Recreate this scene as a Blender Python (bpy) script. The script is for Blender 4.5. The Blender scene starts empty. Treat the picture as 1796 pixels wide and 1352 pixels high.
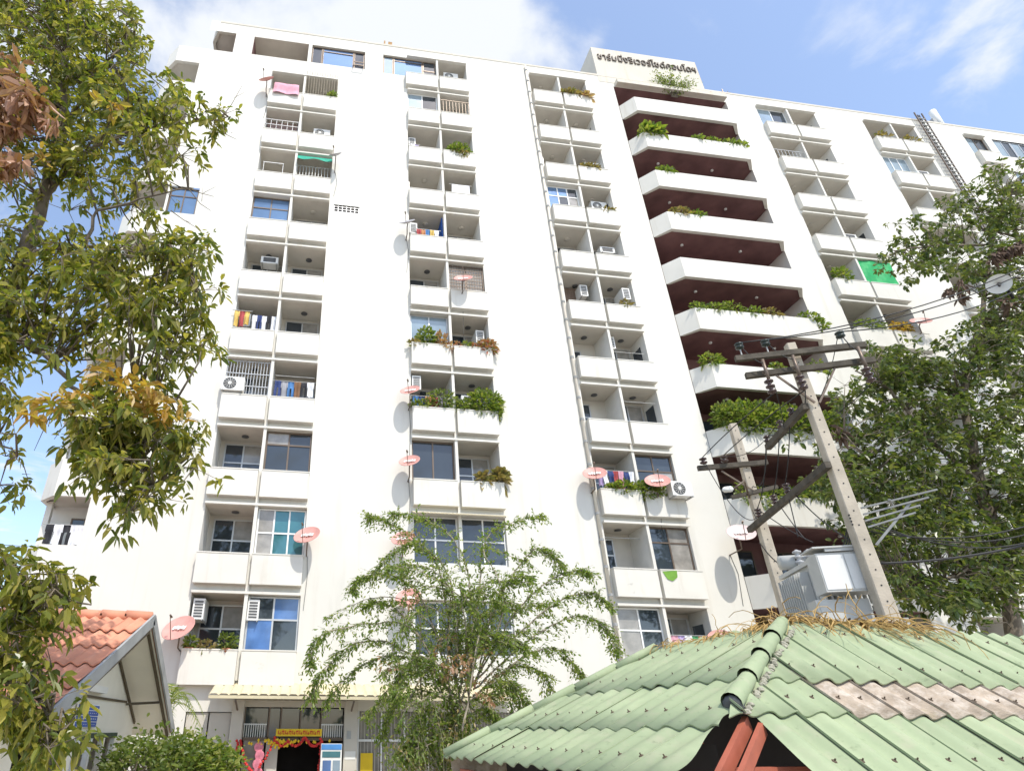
import bpy, bmesh, math, random
import numpy as np
from mathutils import Vector, Matrix
random.seed(7); rng = np.random.default_rng(7)
S = bpy.context.scene; COL = S.collection

# ------------------------------------------------------------------ camera
CAMLOC = Vector((0, 0, 2.5)); FOC, PX, PY, PW = 1033.9, 685.57, 750.08, 1796.0
RX = Vector((0.991088, -0.133127, 0.004686)); RF = Vector((0.116469, 0.883072, 0.454554)); RU = Vector((-0.064652, -0.449957, 0.890707))
cd = bpy.data.cameras.new('camera'); cam = bpy.data.objects.new('camera', cd); COL.objects.link(cam)
cam.matrix_world = Matrix(((RX.x, RU.x, -RF.x, 0), (RX.y, RU.y, -RF.y, 0), (RX.z, RU.z, -RF.z, 2.5), (0, 0, 0, 1)))
cd.sensor_width = 36; cd.lens = FOC / PW * 36; cd.shift_x = 212.43 / PW; cd.shift_y = 74.08 / PW
cd.clip_start = 0.1; cd.clip_end = 5000; S.camera = cam
# ------------------------------------------------------------------ sky and sun
SUN = Vector((0.36, -1.0, 1.55)).normalized()
EXPOSURE = 1.08
w = bpy.data.worlds.new('World'); S.world = w; w.use_nodes = True
nt = w.node_tree; nt.nodes.clear(); N = nt.nodes.new; L = nt.links.new
out = N('ShaderNodeOutputWorld'); mx = N('ShaderNodeMixShader'); L(mx.outputs[0], out.inputs[0])
sky = N('ShaderNodeTexSky'); sky.sky_type = 'NISHITA'; sky.sun_disc = False
sky.sun_elevation = math.asin(SUN.z); sky.sun_rotation = math.atan2(SUN.x, SUN.y)
sky.air_density = 1.0; sky.dust_density = 1.0; sky.ozone_density = 1.5; sky.altitude = 20
b1 = N('ShaderNodeBackground'); b1.inputs[1].default_value = 0.15; L(sky.outputs[0], b1.inputs[0]); L(b1.outputs[0], mx.inputs[1])
b2 = N('ShaderNodeBackground'); b2.inputs[0].default_value = (0.93, 0.96, 1.0, 1); b2.inputs[1].default_value = 0.50; L(b2.outputs[0], mx.inputs[2])
tc = N('ShaderNodeTexCoord'); sep = N('ShaderNodeSeparateXYZ'); L(tc.outputs['Generated'], sep.inputs[0])
zc = N('ShaderNodeMath'); zc.operation = 'MAXIMUM'; zc.inputs[1].default_value = 0.12; L(sep.outputs[2], zc.inputs[0])
dv = N('ShaderNodeVectorMath'); dv.operation = 'DIVIDE'; cmb = N('ShaderNodeCombineXYZ')
for i in range(3): L(zc.outputs[0], cmb.inputs[i])
L(tc.outputs['Generated'], dv.inputs[0]); L(cmb.outputs[0], dv.inputs[1])       # flat cloud layer
off = N('ShaderNodeVectorMath'); off.operation = 'ADD'; off.inputs[1].default_value = (3.1, 1.7, 0); L(dv.outputs[0], off.inputs[0])
nz = N('ShaderNodeTexNoise'); nz.inputs['Scale'].default_value = 3.2; nz.inputs['Detail'].default_value = 10; nz.inputs['Roughness'].default_value = 0.56
nz.inputs['Distortion'].default_value = 0.35; L(off.outputs[0], nz.inputs['Vector'])
def bump_at(cx, cy, r):                                                          # one cumulus bank in the cloud layer
    d = N('ShaderNodeVectorMath'); d.operation = 'DISTANCE'; d.inputs[1].default_value = (cx, cy, 1); L(dv.outputs[0], d.inputs[0])
    m = N('ShaderNodeMapRange'); m.inputs[1].default_value = r; m.inputs[2].default_value = 0; m.inputs[3].default_value = 0; m.inputs[4].default_value = 1
    L(d.outputs['Value'], m.inputs[0]); return m.outputs[0]
def addm(a, b, k):
    m = N('ShaderNodeMath'); m.operation = 'MULTIPLY_ADD'; m.inputs[1].default_value = k; L(b, m.inputs[0]); L(a, m.inputs[2]); return m.outputs[0]
CLOUDS = [(0.03, 0.56, 0.26, .26), (0.17, 0.53, 0.20, .34), (-0.2, 0.58, 0.30, .17), (-0.45, 0.66, 0.3, .06), (0.80, 0.44, 0.12, .16), (0.95, 0.45, 0.12, .12), (0.40, 0.52, 0.08, .18), (-0.3, -0.9, 0.5, .3), (1.3, -0.6, 0.5, .3), (-1.4, 0.2, 0.5, .3), (0.3, -1.6, .6, .3)]
v = nz.outputs['Fac']
for c in CLOUDS: v = addm(v, bump_at(*c[:3]), c[3])
cr = N('ShaderNodeMapRange'); cr.interpolation_type = 'SMOOTHSTEP'; cr.inputs[1].default_value = 0.54; cr.inputs[2].default_value = 0.78; cr.inputs[3].default_value = 0.10; cr.inputs[4].default_value = 0.95
L(v, cr.inputs[0]); L(cr.outputs[0], mx.inputs[0])
sl = bpy.data.lights.new('sun', 'SUN'); sl.energy = 2.05; sl.angle = math.radians(0.55); sl.color = (1.0, 0.955, 0.87)
so = bpy.data.objects.new('sun', sl); COL.objects.link(so); so.rotation_euler = SUN.to_track_quat('Z', 'Y').to_euler(); so.location = (0, -20, 60)
S.view_settings.view_transform = 'Standard'; S.view_settings.look = 'None'; S.view_settings.exposure = EXPOSURE; S.view_settings.gamma = 1
S.view_settings.use_curve_mapping = False
S.cycles.max_bounces = 6; S.cycles.diffuse_bounces = 3; S.cycles.glossy_bounces = 2; S.cycles.transmission_bounces = 3; S.cycles.transparent_max_bounces = 8

# ------------------------------------------------------------------ helpers
def ray(x, y): return RX * ((x - PX) / FOC) + RF - RU * ((y - PY) / FOC)
def at(x, y, Y):                       # point at distance Y (metres towards the building)
    d = ray(x, y); return CAMLOC + d * (Y / d.y)
def atz(x, y, z):
    d = ray(x, y); return CAMLOC + d * ((z - 2.5) / d.z)

class MB:
    def __init__(s): s.v = []; s.f = []
    def add(s, vs, fs):
        o = len(s.v); s.v += [tuple(p) for p in vs]; s.f += [tuple(i + o for i in f) for f in fs]; return s
    def box(s, x0, x1, y0, y1, z0, z1):
        return s.add([(x0,y0,z0),(x1,y0,z0),(x1,y1,z0),(x0,y1,z0),(x0,y0,z1),(x1,y0,z1),(x1,y1,z1),(x0,y1,z1)],
                     [(0,3,2,1),(4,5,6,7),(0,1,5,4),(1,2,6,5),(2,3,7,6),(3,0,4,7)])
    def quad(s, a, b, c, d): return s.add([a, b, c, d], [(0, 1, 2, 3)])
    def tube(s, pts, r, n=6, r1=None, cap=True):
        pts = [Vector(p) for p in pts]; m = len(pts); r1 = r if r1 is None else r1; vs = []; fs = []
        ref = Vector((0, 0, 1))
        for i, p in enumerate(pts):
            t = (pts[min(i + 1, m - 1)] - pts[max(i - 1, 0)])
            if t.length < 1e-9: t = Vector((0, 0, 1))
            t.normalize()
            rf = ref if abs(t.dot(ref)) < 0.95 else Vector((0, 1, 0))
            a = t.cross(rf).normalized(); b = t.cross(a)
            rr = r + (r1 - r) * i / max(1, m - 1)
            for k in range(n):
                an = 2 * math.pi * (k + .5) / n; vs.append(p + (a * math.cos(an) + b * math.sin(an)) * rr)
        for i in range(m - 1):
            for k in range(n): fs.append((i*n+k, i*n+(k+1) % n, (i+1)*n+(k+1) % n, (i+1)*n+k))
        if cap: fs += [tuple(range(n - 1, -1, -1)), tuple((m-1)*n+k for k in range(n))]
        return s.add(vs, fs)
    def bar(s, a, b, wd, ht):                       # rectangular bar between two points
        a, b = Vector(a), Vector(b); t = (b - a).normalized(); up = Vector((0, 0, 1)) if abs(t.z) < .95 else Vector((0, 1, 0))
        sd = t.cross(up).normalized(); u = sd.cross(t); vs = []
        for p in (a, b):
            for sx, sy in ((-1,-1),(1,-1),(1,1),(-1,1)): vs.append(p + sd * sx * wd / 2 + u * sy * ht / 2)
        return s.add(vs, [(3,2,1,0),(4,5,6,7),(0,1,5,4),(1,2,6,5),(2,3,7,6),(3,0,4,7)])
    def lathe(s, c, prof, n=16, axis=(0, 0, 1), cap=True):     # prof: (radius, height along axis)
        ax = Vector(axis).normalized(); rf = Vector((0, 0, 1)) if abs(ax.z) < .9 else Vector((1, 0, 0))
        a = ax.cross(rf).normalized(); b = ax.cross(a); c = Vector(c); vs = []; fs = []
        for r, h in prof:
            for k in range(n):
                an = 2 * math.pi * k / n; vs.append(c + ax * h + (a * math.cos(an) + b * math.sin(an)) * r)
        for i in range(len(prof) - 1):
            for k in range(n): fs.append((i*n+k, i*n+(k+1) % n, (i+1)*n+(k+1) % n, (i+1)*n+k))
        if cap: fs += [tuple(range(n - 1, -1, -1)), tuple((len(prof)-1)*n+k for k in range(n))]
        return s.add(vs, fs)
    def prism(s, poly, z0, z1):                      # poly of (x, y)
        n = len(poly); vs = [(x, y, z0) for x, y in poly] + [(x, y, z1) for x, y in poly]
        return s.add(vs, [tuple(range(n - 1, -1, -1)), tuple(range(n, 2*n))] + [(i, (i+1) % n, n+(i+1) % n, n+i) for i in range(n)])
    def build(s, name, mat, parent=None, smooth=False, loc=None):
        me = bpy.data.meshes.new(name); 
        vs = s.v
        me.from_pydata(vs, [], s.f); me.materials.append(mat)
        if smooth: me.polygons.foreach_set('use_smooth', [True] * len(me.polygons))
        bm = bmesh.new(); bm.from_mesh(me); bmesh.ops.recalc_face_normals(bm, faces=bm.faces); bm.to_mesh(me); bm.free()
        o = bpy.data.objects.new(name, me); COL.objects.link(o)
        if parent: o.parent = parent; o.matrix_parent_inverse = Matrix.Translation(-parent.location)
        return o
def link(name, me, parent=None, mw=None):
    o = bpy.data.objects.new(name, me); COL.objects.link(o)
    if parent: o.parent = parent; o.matrix_parent_inverse = Matrix.Translation(-parent.location)
    if mw is not None: o.matrix_basis = mw
    return o
def tag(o, label, cat, group=None):
    o['label'] = label; o['category'] = cat
    if group: o['group'] = group
    return o
def empty(name, loc, label, cat, group=None):
    o = bpy.data.objects.new(name, None); o.location = loc; o.empty_display_size = .2; COL.objects.link(o); return tag(o, label, cat, group)
STUFF = {'crown', 'foliage', 'bracts', 'dead_leaves', 'orange_leaves', 'dry_foliage', 'lettering', 'bolt_holes', 'mortar_bedding', 'dry_strands', 'paper_garland', 'flower_garland', 'roof_screws', 'fan_spokes', 'grille', 'stem', 'stems', 'trunk_and_limbs_twigs'}
def struct(o, kind='structure'): o['kind'] = kind; return o

# ------------------------------------------------------------------ materials
def M(name, rgb, rough=.75, var=.12, scale=3.0, bump=0.0, metal=0.0, spec=.35, det=5, stain=None, emit=None):
    m = bpy.data.materials.new(name); m.use_nodes = True; t = m.node_tree; p = t.nodes['Principled BSDF']
    g = t.nodes.new('ShaderNodeNewGeometry'); n = t.nodes.new('ShaderNodeTexNoise'); n.inputs['Scale'].default_value = scale; n.inputs['Detail'].default_value = det
    t.links.new(g.outputs['Position'], n.inputs['Vector'])
    mr = t.nodes.new('ShaderNodeMapRange'); mr.inputs[1].default_value = .3; mr.inputs[2].default_value = .7; mr.inputs[3].default_value = 1 - var; mr.inputs[4].default_value = 1 + var
    t.links.new(n.outputs['Fac'], mr.inputs[0])
    mu = t.nodes.new('ShaderNodeVectorMath'); mu.operation = 'SCALE'; mu.inputs[0].default_value = rgb; t.links.new(mr.outputs[0], mu.inputs['Scale'])
    colr = mu.outputs[0]
    if stain:                                        # (rgb, vector scale, low, high, amount)
        for (srgb, vs, lo, hi, am) in stain:
            sc = t.nodes.new('ShaderNodeVectorMath'); sc.operation = 'MULTIPLY'; sc.inputs[1].default_value = vs; t.links.new(g.outputs['Position'], sc.inputs[0])
            n2 = t.nodes.new('ShaderNodeTexNoise'); n2.inputs['Scale'].default_value = 1; n2.inputs['Detail'].default_value = 7; n2.inputs['Roughness'].default_value = .62
            t.links.new(sc.outputs[0], n2.inputs['Vector'])
            r2 = t.nodes.new('ShaderNodeMapRange'); r2.inputs[1].default_value = lo; r2.inputs[2].default_value = hi; r2.inputs[3].default_value = 0; r2.inputs[4].default_value = am
            t.links.new(n2.outputs['Fac'], r2.inputs[0])
            mi = t.nodes.new('ShaderNodeMix'); mi.data_type = 'RGBA'; t.links.new(r2.outputs[0], mi.inputs['Factor']); t.links.new(colr, mi.inputs['A']); mi.inputs['B'].default_value = (*srgb, 1)
            colr = mi.outputs['Result']
    t.links.new(colr, p.inputs['Base Color'])
    p.inputs['Roughness'].default_value = rough; p.inputs['Metallic'].default_value = metal; p.inputs['Specular IOR Level'].default_value = spec
    if bump:
        nb = t.nodes.new('ShaderNodeTexNoise'); nb.inputs['Scale'].default_value = scale * 8; nb.inputs['Detail'].default_value = 4; t.links.new(g.outputs['Position'], nb.inputs['Vector'])
        b = t.nodes.new('ShaderNodeBump'); b.inputs['Strength'].default_value = bump; b.inputs['Distance'].default_value = .02; t.links.new(nb.outputs['Fac'], b.inputs['Height']); t.links.new(b.outputs[0], p.inputs['Normal'])
    return m
def leafmat(name, cols, trans=.35, rough=.45):
    m = bpy.data.materials.new(name); m.use_nodes = True; t = m.node_tree; p = t.nodes['Principled BSDF']; o = t.nodes['Material Output']
    g = t.nodes.new('ShaderNodeNewGeometry'); r = t.nodes.new('ShaderNodeValToRGB'); el = r.color_ramp.elements
    while len(el) < len(cols): el.new(.5)
    for i, c in enumerate(cols): el[i].position = i / max(1, len(cols) - 1); el[i].color = (*c, 1)
    t.links.new(g.outputs['Random Per Island'], r.inputs[0]); t.links.new(r.outputs[0], p.inputs['Base Color']); p.inputs['Roughness'].default_value = rough
    tr = t.nodes.new('ShaderNodeBsdfTranslucent'); sc = t.nodes.new('ShaderNodeVectorMath'); sc.operation = 'MULTIPLY'; sc.inputs[1].default_value = (1.5, 1.6, .6)
    t.links.new(r.outputs[0], sc.inputs[0]); t.links.new(sc.outputs[0], tr.inputs[0])
    ms = t.nodes.new('ShaderNodeMixShader'); ms.inputs[0].default_value = trans; t.links.new(p.outputs[0], ms.inputs[1]); t.links.new(tr.outputs[0], ms.inputs[2]); t.links.new(ms.outputs[0], o.inputs[0])
    return m
DIRT = ((.36, .33, .26), (.9, .9, .12), .58, .80, .36)
mWall = M('white_wall_paint', (.665, .64, .575), .85, .05, .35, .05, stain=[((.62, .60, .55), (.35, .35, .5), .5, .75, .35), DIRT, ((.46, .41, .31), (3.0, 3.0, .16), .55, .78, .32), ((.30, .29, .27), (2.2, 2.2, 3.2), .69, .80, .5)])
mPara = M('white_parapet_paint', (.67, .643, .577), .85, .06, .8, .06, stain=[((.40, .33, .22), (2.5, 2.5, .25), .55, .80, .42), ((.28, .27, .26), (3.5, 3.5, 4), .66, .78, .5)])
mParaRoof = M('weathered_roof_wall_paint', (.57, .53, .45), .88, .06, .6, .06, stain=[((.55, .32, .16), (2.2, 2.2, .12), .55, .78, .5), ((.35, .33, .30), (1.5, 1.5, 2), .66, .82, .4)])
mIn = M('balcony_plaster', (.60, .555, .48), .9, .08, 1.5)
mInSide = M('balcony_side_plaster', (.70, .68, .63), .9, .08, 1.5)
mMaroon = M('maroon_soffit_paint', (.20, .105, .10), .8, .25, 1.2)
mGlass = M('dark_glass', (.035, .045, .055), .04, .25, .6, spec=.8)
mGlassB = M('blue_reflective_glass', (.16, .27, .46), .05, .12, .7, metal=.55, spec=.8)
mGlassT = M('teal_glass', (.05, .17, .19), .05, .2, 1.2, metal=.2, spec=.8)
mGlassL = M('pale_glass', (.28, .36, .42), .06, .15, 1.2, metal=.3, spec=.8)
mGlassC = M('curtained_glass', (.30, .28, .25), .12, .25, 3, spec=.8)
mGlassBC = M('blue_curtained_glass', (.08, .17, .38), .1, .25, 2, spec=.8)
mAlu = M('aluminium_frame', (.55, .55, .54), .4, .05, 3, metal=.5)
mFrW = M('white_frame', (.78, .78, .76), .5, .04, 3)
mFrB = M('bronze_frame', (.16, .12, .09), .45, .1, 3, metal=.4)
mMetal = M('galvanised_steel', (.40, .40, .385), .6, .2, 4, metal=.25)
mDark = M('black_rubber', (.025, .024, .024), .6, .2, 6)
mWhiteP = M('white_plastic', (.74, .73, .69), .5, .05, 3)
mGreyP = M('grey_grille', (.10, .10, .10), .6, .1, 5)
mDish = M('salmon_dish_paint', (.56, .28, .24), .5, .12, 4)
mDishW = M('pale_dish_paint', (.66, .52, .49), .5, .1, 4)
mDishG = M('grey_dish_paint', (.40, .39, .40), .5, .1, 4)
mPipe = M('pvc_pipe', (.66, .60, .50), .6, .1, 2)
mConc = M('pole_concrete', (.46, .40, .315), .9, .14, 3, .25, stain=[((.24, .21, .17), (5, 5, 1.2), .60, .8, .55)])
mWood = M('weathered_timber', (.085, .072, .055), .9, .35, 5, .4)
mInsul = M('brown_porcelain', (.06, .032, .026), .25, .2, 5, spec=.6)
mTrafo = M('transformer_grey_paint', (.52, .515, .48), .65, .08, 3, stain=[((.30, .26, .2), (4, 4, .8), .62, .8, .4)])
mGreenR = M('green_fibre_cement', (.275, .325, .19), .7, .10, .9, .15, stain=[((.42, .46, .28), (1.3, 1.3, 1.3), .48, .75, .6), ((.36, .34, .24), (5, 5, 5), .52, .75, .55), ((.08, .10, .05), (11, 11, 11), .60, .78, .55)])
mGreyR = M('weathered_grey_fibre_cement', (.36, .29, .22), .95, .25, 6, .35, stain=[((.58, .51, .43), (9, 9, 9), .46, .68, .75), ((.34, .30, .12), (4, 4, 4), .60, .75, .4)])
mMortar = M('lime_mortar', (.33, .31, .24), .95, .25, 12, .5)
mRedS = M('red_oxide_steel', (.36, .105, .062), .55, .15, 4)
mOrange = M('orange_roof_tile', (.60, .265, .165), .75, .12, 1.6, .15, stain=[((.30, .13, .09), (2.5, 2.5, 2.5), .60, .8, .55)])
mCream = M('cream_house_wall', (.80, .75, .64), .85, .06, 1.2)
mFascia = M('grey_fascia_board', (.33, .33, .32), .8, .15, 2)
mTrim = M('brown_trim', (.10, .075, .045), .7, .2, 3)
mBark = M('tree_bark', (.16, .13, .095), .95, .3, 6, .5)
mBarkP = M('pale_bark', (.30, .255, .19), .95, .25, 6, .4)
mTerra = M('terracotta_pot', (.42, .17, .09), .8, .12, 5)
mGround = M('concrete_yard', (.46, .43, .38), .95, .12, .4, .2)
mCanopy = M('yellow_canopy_sheet', (.58, .51, .34), .6, .1, 1.5)
mShop = M('shop_wall_paint', (.56, .52, .45), .85, .07, 1.2)
mYellow = M('yellow_banner_cloth', (.75, .52, .03), .8, .08, 3)
mRed = M('red_paper', (.55, .035, .03), .7, .15, 8)
mPink = M('pink_paper', (.62, .20, .26), .7, .25, 9)
mBlue = M('blue_sign_paint', (.03, .09, .38), .5, .08, 3)
mLtBlue = M('fridge_blue_panel', (.08, .25, .55), .3, .3, 2)
mLetter = M('dark_bronze_lettering', (.11, .085, .065), .6, .1, 5)
mInterior = M('interior_shade_black', (.04, .035, .035), .9, .2, 2)  # near-black colour stands in for the shade inside openings
mStraw = M('dry_straw', (.46, .30, .11), .85, .3, 9)
mGreenC = M('green_shade_net', (.02, .30, .20), .8, .15, 5)
mGreenC2 = M('bright_green_tarpaulin', (.02, .34, .10), .6, .15, 4)
LM_left = leafmat('left_tree_leaves', [(.085, .115, .024), (.14, .165, .033), (.20, .205, .043), (.27, .25, .055), (.38, .32, .10)], .52, .32)
LM_right = leafmat('right_tree_leaves', [(.055, .085, .024), (.085, .12, .033), (.13, .155, .045), (.19, .20, .065)], .42, .32)
LM_bush = leafmat('small_green_leaves', [(.085, .13, .028), (.13, .18, .042), (.18, .22, .06), (.26, .27, .09)], .48)
LM_fine = leafmat('feathery_pale_leaves', [(.10, .165, .03), (.15, .22, .045), (.21, .265, .065), (.30, .32, .10)], .5)
LM_brite = leafmat('bright_green_leaves', [(.08, .14, .025), (.14, .20, .035), (.21, .25, .05), (.30, .30, .09)], .42)
LM_dry = leafmat('dry_brown_leaves', [(.20, .09, .05), (.36, .19, .12), (.50, .31, .22)], .25)
LM_orange = leafmat('orange_leaves', [(.34, .19, .04), (.44, .27, .06), (.40, .33, .08)], .4)
LM_grass = leafmat('withered_grass', [(.17, .13, .05), (.32, .24, .10), (.12, .14, .04)], .3)
LM_dead = leafmat('crumbled_dead_leaves', [(.05, .032, .018), (.14, .085, .035), (.30, .19, .07)], .1)
LM_red = leafmat('red_flowers', [(.36, .10, .07), (.42, .20, .11), (.16, .17, .05), (.28, .14, .07)], .3)
LM_coral = leafmat('coral_bracts', [(.38, .19, .12), (.44, .28, .19), (.28, .22, .10)], .35)
CLOTH = {}
def cloth_mat(n, rgb):
    if n not in CLOTH: CLOTH[n] = M(n + '_cloth', rgb, .9, .12, 6)
    return CLOTH[n]
# ------------------------------------------------------------------ ground
F = 18.634
struct(MB().add([(-900, -900, 0), (900, -900, 0), (900, 900, 0), (-900, 900, 0)], [(0, 1, 2, 3)]).build('ground', mGround))
struct(MB().box(-60, 60, -6, 1.6, .004, .006).build('road', M('asphalt', (.055, .055, .058), .9, .2, 2, .3)))

# ------------------------------------------------------------------ apartment building
RT = lambda r: 6.10 + 2.8 * (r - 1)            # top of the balcony opening in row r
COLS = {'A': (-3.54, -0.30), 'B': (3.205, 6.40), 'C': (9.90, 13.09), 'E': (23.27, 26.94), 'F': (30.06, 33.40), 'G': (36.70, 38.10)}
CNAME = {'A': 'leftmost column', 'B': 'second column', 'C': 'drain pipe column', 'D': 'wide balconies', 'E': 'fifth column', 'F': 'ladder column', 'G': 'far right column'}
NTH = ['leftmost', 'second from left', 'third from left', 'fourth from left', 'fifth from left', 'sixth from left', 'seventh from left']
ORD = ['', 'lowest', 'second lowest', 'third lowest', 'fourth lowest', 'fifth lowest', 'sixth', 'fifth highest', 'fourth highest', 'third highest', 'second highest', 'top']
def where(c, r, s=None):
    ss = '' if s is None else ('left bay, ' if s == 0 else 'right bay, ')
    return f'{ss}{ORD[r]} row, {CNAME[c]}'
ZR = 35.0; OB = 1.65                             # roof parapet top, opening height
bld = empty('apartment_building', (15, F, 0), 'tall white apartment block with rows of recessed balconies and a lettered roof wall', 'building')
holes = []
def bays(c):
    x0, x1 = COLS[c]
    if c == 'G': return [(x0, x1)]
    m = (x0 + x1) / 2; return [(x0, m - .05), (m + .05, x1)]
GLAZED = {}                                     # (col,row,side) -> (frame mat, ncols, transom, panes)
def gl(c, r, s, fr, nx, tr, panes): GLAZED[(c, r, s)] = (fr, nx, tr, panes)
gl('A', 7, 0, mFrB, 2, .62, [mGlassB]); gl('A', 3, 1, mFrB, 2, .70, [mGlass, mGlass, mGlassC, mGlass]); gl('A', 2, 1, mFrW, 3, .50, [mGlassC, mGlassT, mGlassT])
gl('A', 1, 1, mAlu, 2, .58, [mGlassBC, mGlass, mGlass, mGlassBC])
gl('B', 10, 0, mFrW, 2, 0, [mGlassL, mGlass]); gl('B', 5, 0, mAlu, 2, 0, [mGlassL]); gl('B', 3, 0, mFrB, 2, 0, [mGlass])
gl('B', 6, 1, mFrB, 2, 0, [mGlassC]); gl('C', 8, 0, mFrW, 3, .62, [mGlassB, mGlass, mGlassC, mGlassB]); gl('C', 3, 1, mFrB, 2, .6, [mGlass, mGlassC, mGlass, mGlass])
gl('C', 2, 1, mFrB, 2, .66, [mGlass, mGlassC]); gl('C', 1, 0, mFrW, 2, .56, [mGlassC, mGlass])
gl('F', 10, 0, mFrW, 3, 0, [mGlassL]); gl('G', 11, 0, mFrB, 2, 0, [mGlassL, mGlass]); gl('E', 11, 0, mFrW, 2, 0, [mGlassL, mGlass])
for s in (0, 1):
    gl('B', 2, s, mFrW, 2, .5, [mGlass]); gl('B', 1, s, mFrW, 2, .5, [mGlass])
def window(x0, x1, z0, z1, Y, fr, nx, tr, panes, th=.05, dep=.05):
    b = MB(); b.box(x0, x0 + th, Y, Y + dep, z0, z1).box(x1 - th, x1, Y, Y + dep, z0, z1).box(x0 + th, x1 - th, Y, Y + dep, z0, z0 + th).box(x0 + th, x1 - th, Y, Y + dep, z1 - th, z1)
    rows = [(z0 + th, z1 - th)]
    if tr:
        zt = z0 + (z1 - z0) * tr; b.box(x0 + th, x1 - th, Y, Y + dep, zt - th / 2, zt + th / 2); rows = [(z0 + th, zt - th / 2), (zt + th / 2, z1 - th)]
    xs = [x0 + th + (x1 - x0 - 2 * th) * i / nx for i in range(nx + 1)]
    for x in xs[1:-1]:
        for a, c in rows: b.box(x - th / 2, x + th / 2, Y + .002, Y + dep - .002, a, c)
    o = b.build('window', fr, bld); k = 0
    for a, c in rows:
        for i in range(nx):
            q0 = xs[i] + (th / 2 if i else 0); q1 = xs[i + 1] - (th / 2 if i < nx - 1 else 0)
            y = Y + .024 + .004 * (i % 2)
            MB().add([(q0, y + rng.normal() * .004, a), (q1, y + rng.normal() * .002, a), (q1, y + rng.normal() * .006, c), (q0, y + rng.normal() * .006, c)], [(0, 1, 2, 3)]).build('pane', panes[k % len(panes)], o); k += 1
    return o
def recess(x0, x1, z0, z1, dep=1.12, side=mInSide):
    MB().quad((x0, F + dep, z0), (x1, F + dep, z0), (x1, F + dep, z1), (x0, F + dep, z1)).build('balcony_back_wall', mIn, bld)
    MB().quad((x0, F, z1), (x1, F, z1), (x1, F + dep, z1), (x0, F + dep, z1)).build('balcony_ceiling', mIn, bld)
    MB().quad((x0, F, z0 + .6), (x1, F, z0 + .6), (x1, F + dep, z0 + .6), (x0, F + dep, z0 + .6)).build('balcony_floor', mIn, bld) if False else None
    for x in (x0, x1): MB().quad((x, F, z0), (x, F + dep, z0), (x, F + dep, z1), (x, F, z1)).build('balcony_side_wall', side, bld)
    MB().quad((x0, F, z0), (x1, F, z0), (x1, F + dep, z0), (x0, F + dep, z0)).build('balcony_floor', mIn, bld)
P = .25
NOBOX = {('B', 1), ('B', 2)}
for c in COLS:
    for r in range(1, 12):
        if c == 'A' and r == 11: continue
        if c == 'G' and r < 9: continue
        x0, x1 = COLS[c]
        for s, (a, b) in enumerate(bays(c)):
            if c == 'B' and r == 11 and s == 0: continue       # covered by the strip window
            z1 = RT(r); z0 = z1 - OB; holes.append((a, b, z0 - .9, z1)) if False else holes.append((a, b, z0, z1))
            k = (c, r, s)
            if k in GLAZED:
                fr, nx, tr, pn = GLAZED[k]; window(a + .01, b - .01, z0 + .02, z1 - .02, F + .10, fr, nx, tr, pn)
                q = MB()
                q.quad((a, F, z1), (b, F, z1), (b, F + .3, z1), (a, F + .3, z1)).quad((a, F, z0), (a, F + .3, z0), (a, F + .3, z1), (a, F, z1)).quad((b, F, z0), (b, F + .3, z0), (b, F + .3, z1), (b, F, z1)).quad((a, F, z0), (b, F, z0), (b, F + .3, z0), (a, F + .3, z0))
                q.build('window_reveal', mPara, bld)
                if k == ('B', 6, 1):                           # patterned grille in front of the panes
                    g = MB()
                    for i in range(14): g.bar((a + .05 + i * (b - a - .1) / 13, F + .06, z0 + .05), (a + .05 + i * (b - a - .1) / 13, F + .06, z1 - .05), .018, .018)
                    for i in range(9): g.bar((a + .05, F + .045, z0 + .1 + i * .18), (b - .05, F + .045, z0 + .1 + i * .18), .018, .018)
                    g.build('window_grille', mFrB, bld)
            else:
                recess(a, b, z0 - .9, z1)
                # back window or door, only where it can be seen
                if r <= 7:
                    if c == 'C' and s == 0 and r in (2, 4, 5): window(a + .1, a + .85, z0 - .6, z1 - .22 - (.2 if r == 5 else 0), F + 1.05, mAlu, 1, .7, [mGlass])
                    else: window(a + .16, b - .08, z0 - .4, z1 - .13, F + 1.05, mAlu, 2, .62, [mGlass, mGlass, mGlass, mGlassC])
                if c in 'CEF' and s == 1 and (r * 7 + ord(c)) % 4: MB().quad((b - .004, F + .38, z1 - 1.25), (b - .004, F + .98, z1 - 1.25), (b - .004, F + .98, z1 - .42), (b - .004, F + .38, z1 - .42)).build('side_window', mGlass, bld)
                if r >= 2 and (r + s + ord(c)) % 5 != 0:
                    xm = (a + b) / 2 + .1; MB().lathe((xm, F + .62, z1 - .004), [(.02, 0), (.12, -.01), (.13, -.03), (.07, -.045)], 14).build('ceiling_lamp', mGreyP if r < 7 else mIn, bld, True)
        if (c, r) in NOBOX: continue
        # balcony boxes, lintel lip, divider
        zt = RT(r) - 1.62; zb = RT(r - 1) + .27 if r > 1 else RT(1) - 2.53
        for s, (a, b) in enumerate(bays(c)):
            if c == 'B' and r == 11 and s == 0: a -= .1
            bb = MB().box(a + .01, b - .005, F - P, F + .02, zb, zt); o = bb.build('balcony_parapet', mPara, bld)
            MB().box(a + .0, b + .005, F - P - .015, F + .1, zt + .001, zt + .035).build('parapet_coping', mPara, o)
    x0, x1 = COLS[c]
    for r in range(1, 12):
        if (c in 'A' and r == 11) or (c == 'G' and r < 9): continue
        MB().box(x0, x1, F - .14, F + .02, RT(r) + .002, RT(r) + .075).build('lintel', mPara, bld)
    if c != 'G':
        m = (x0 + x1) / 2
        MB().box(m - .052, m + .052, F - .10, F + .03, RT(1) - 2.4 if c != 'B' else RT(2) - 1.7, RT(11 if c != 'A' else 10) + .08).build('divider_fin', mPara, bld)
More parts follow.
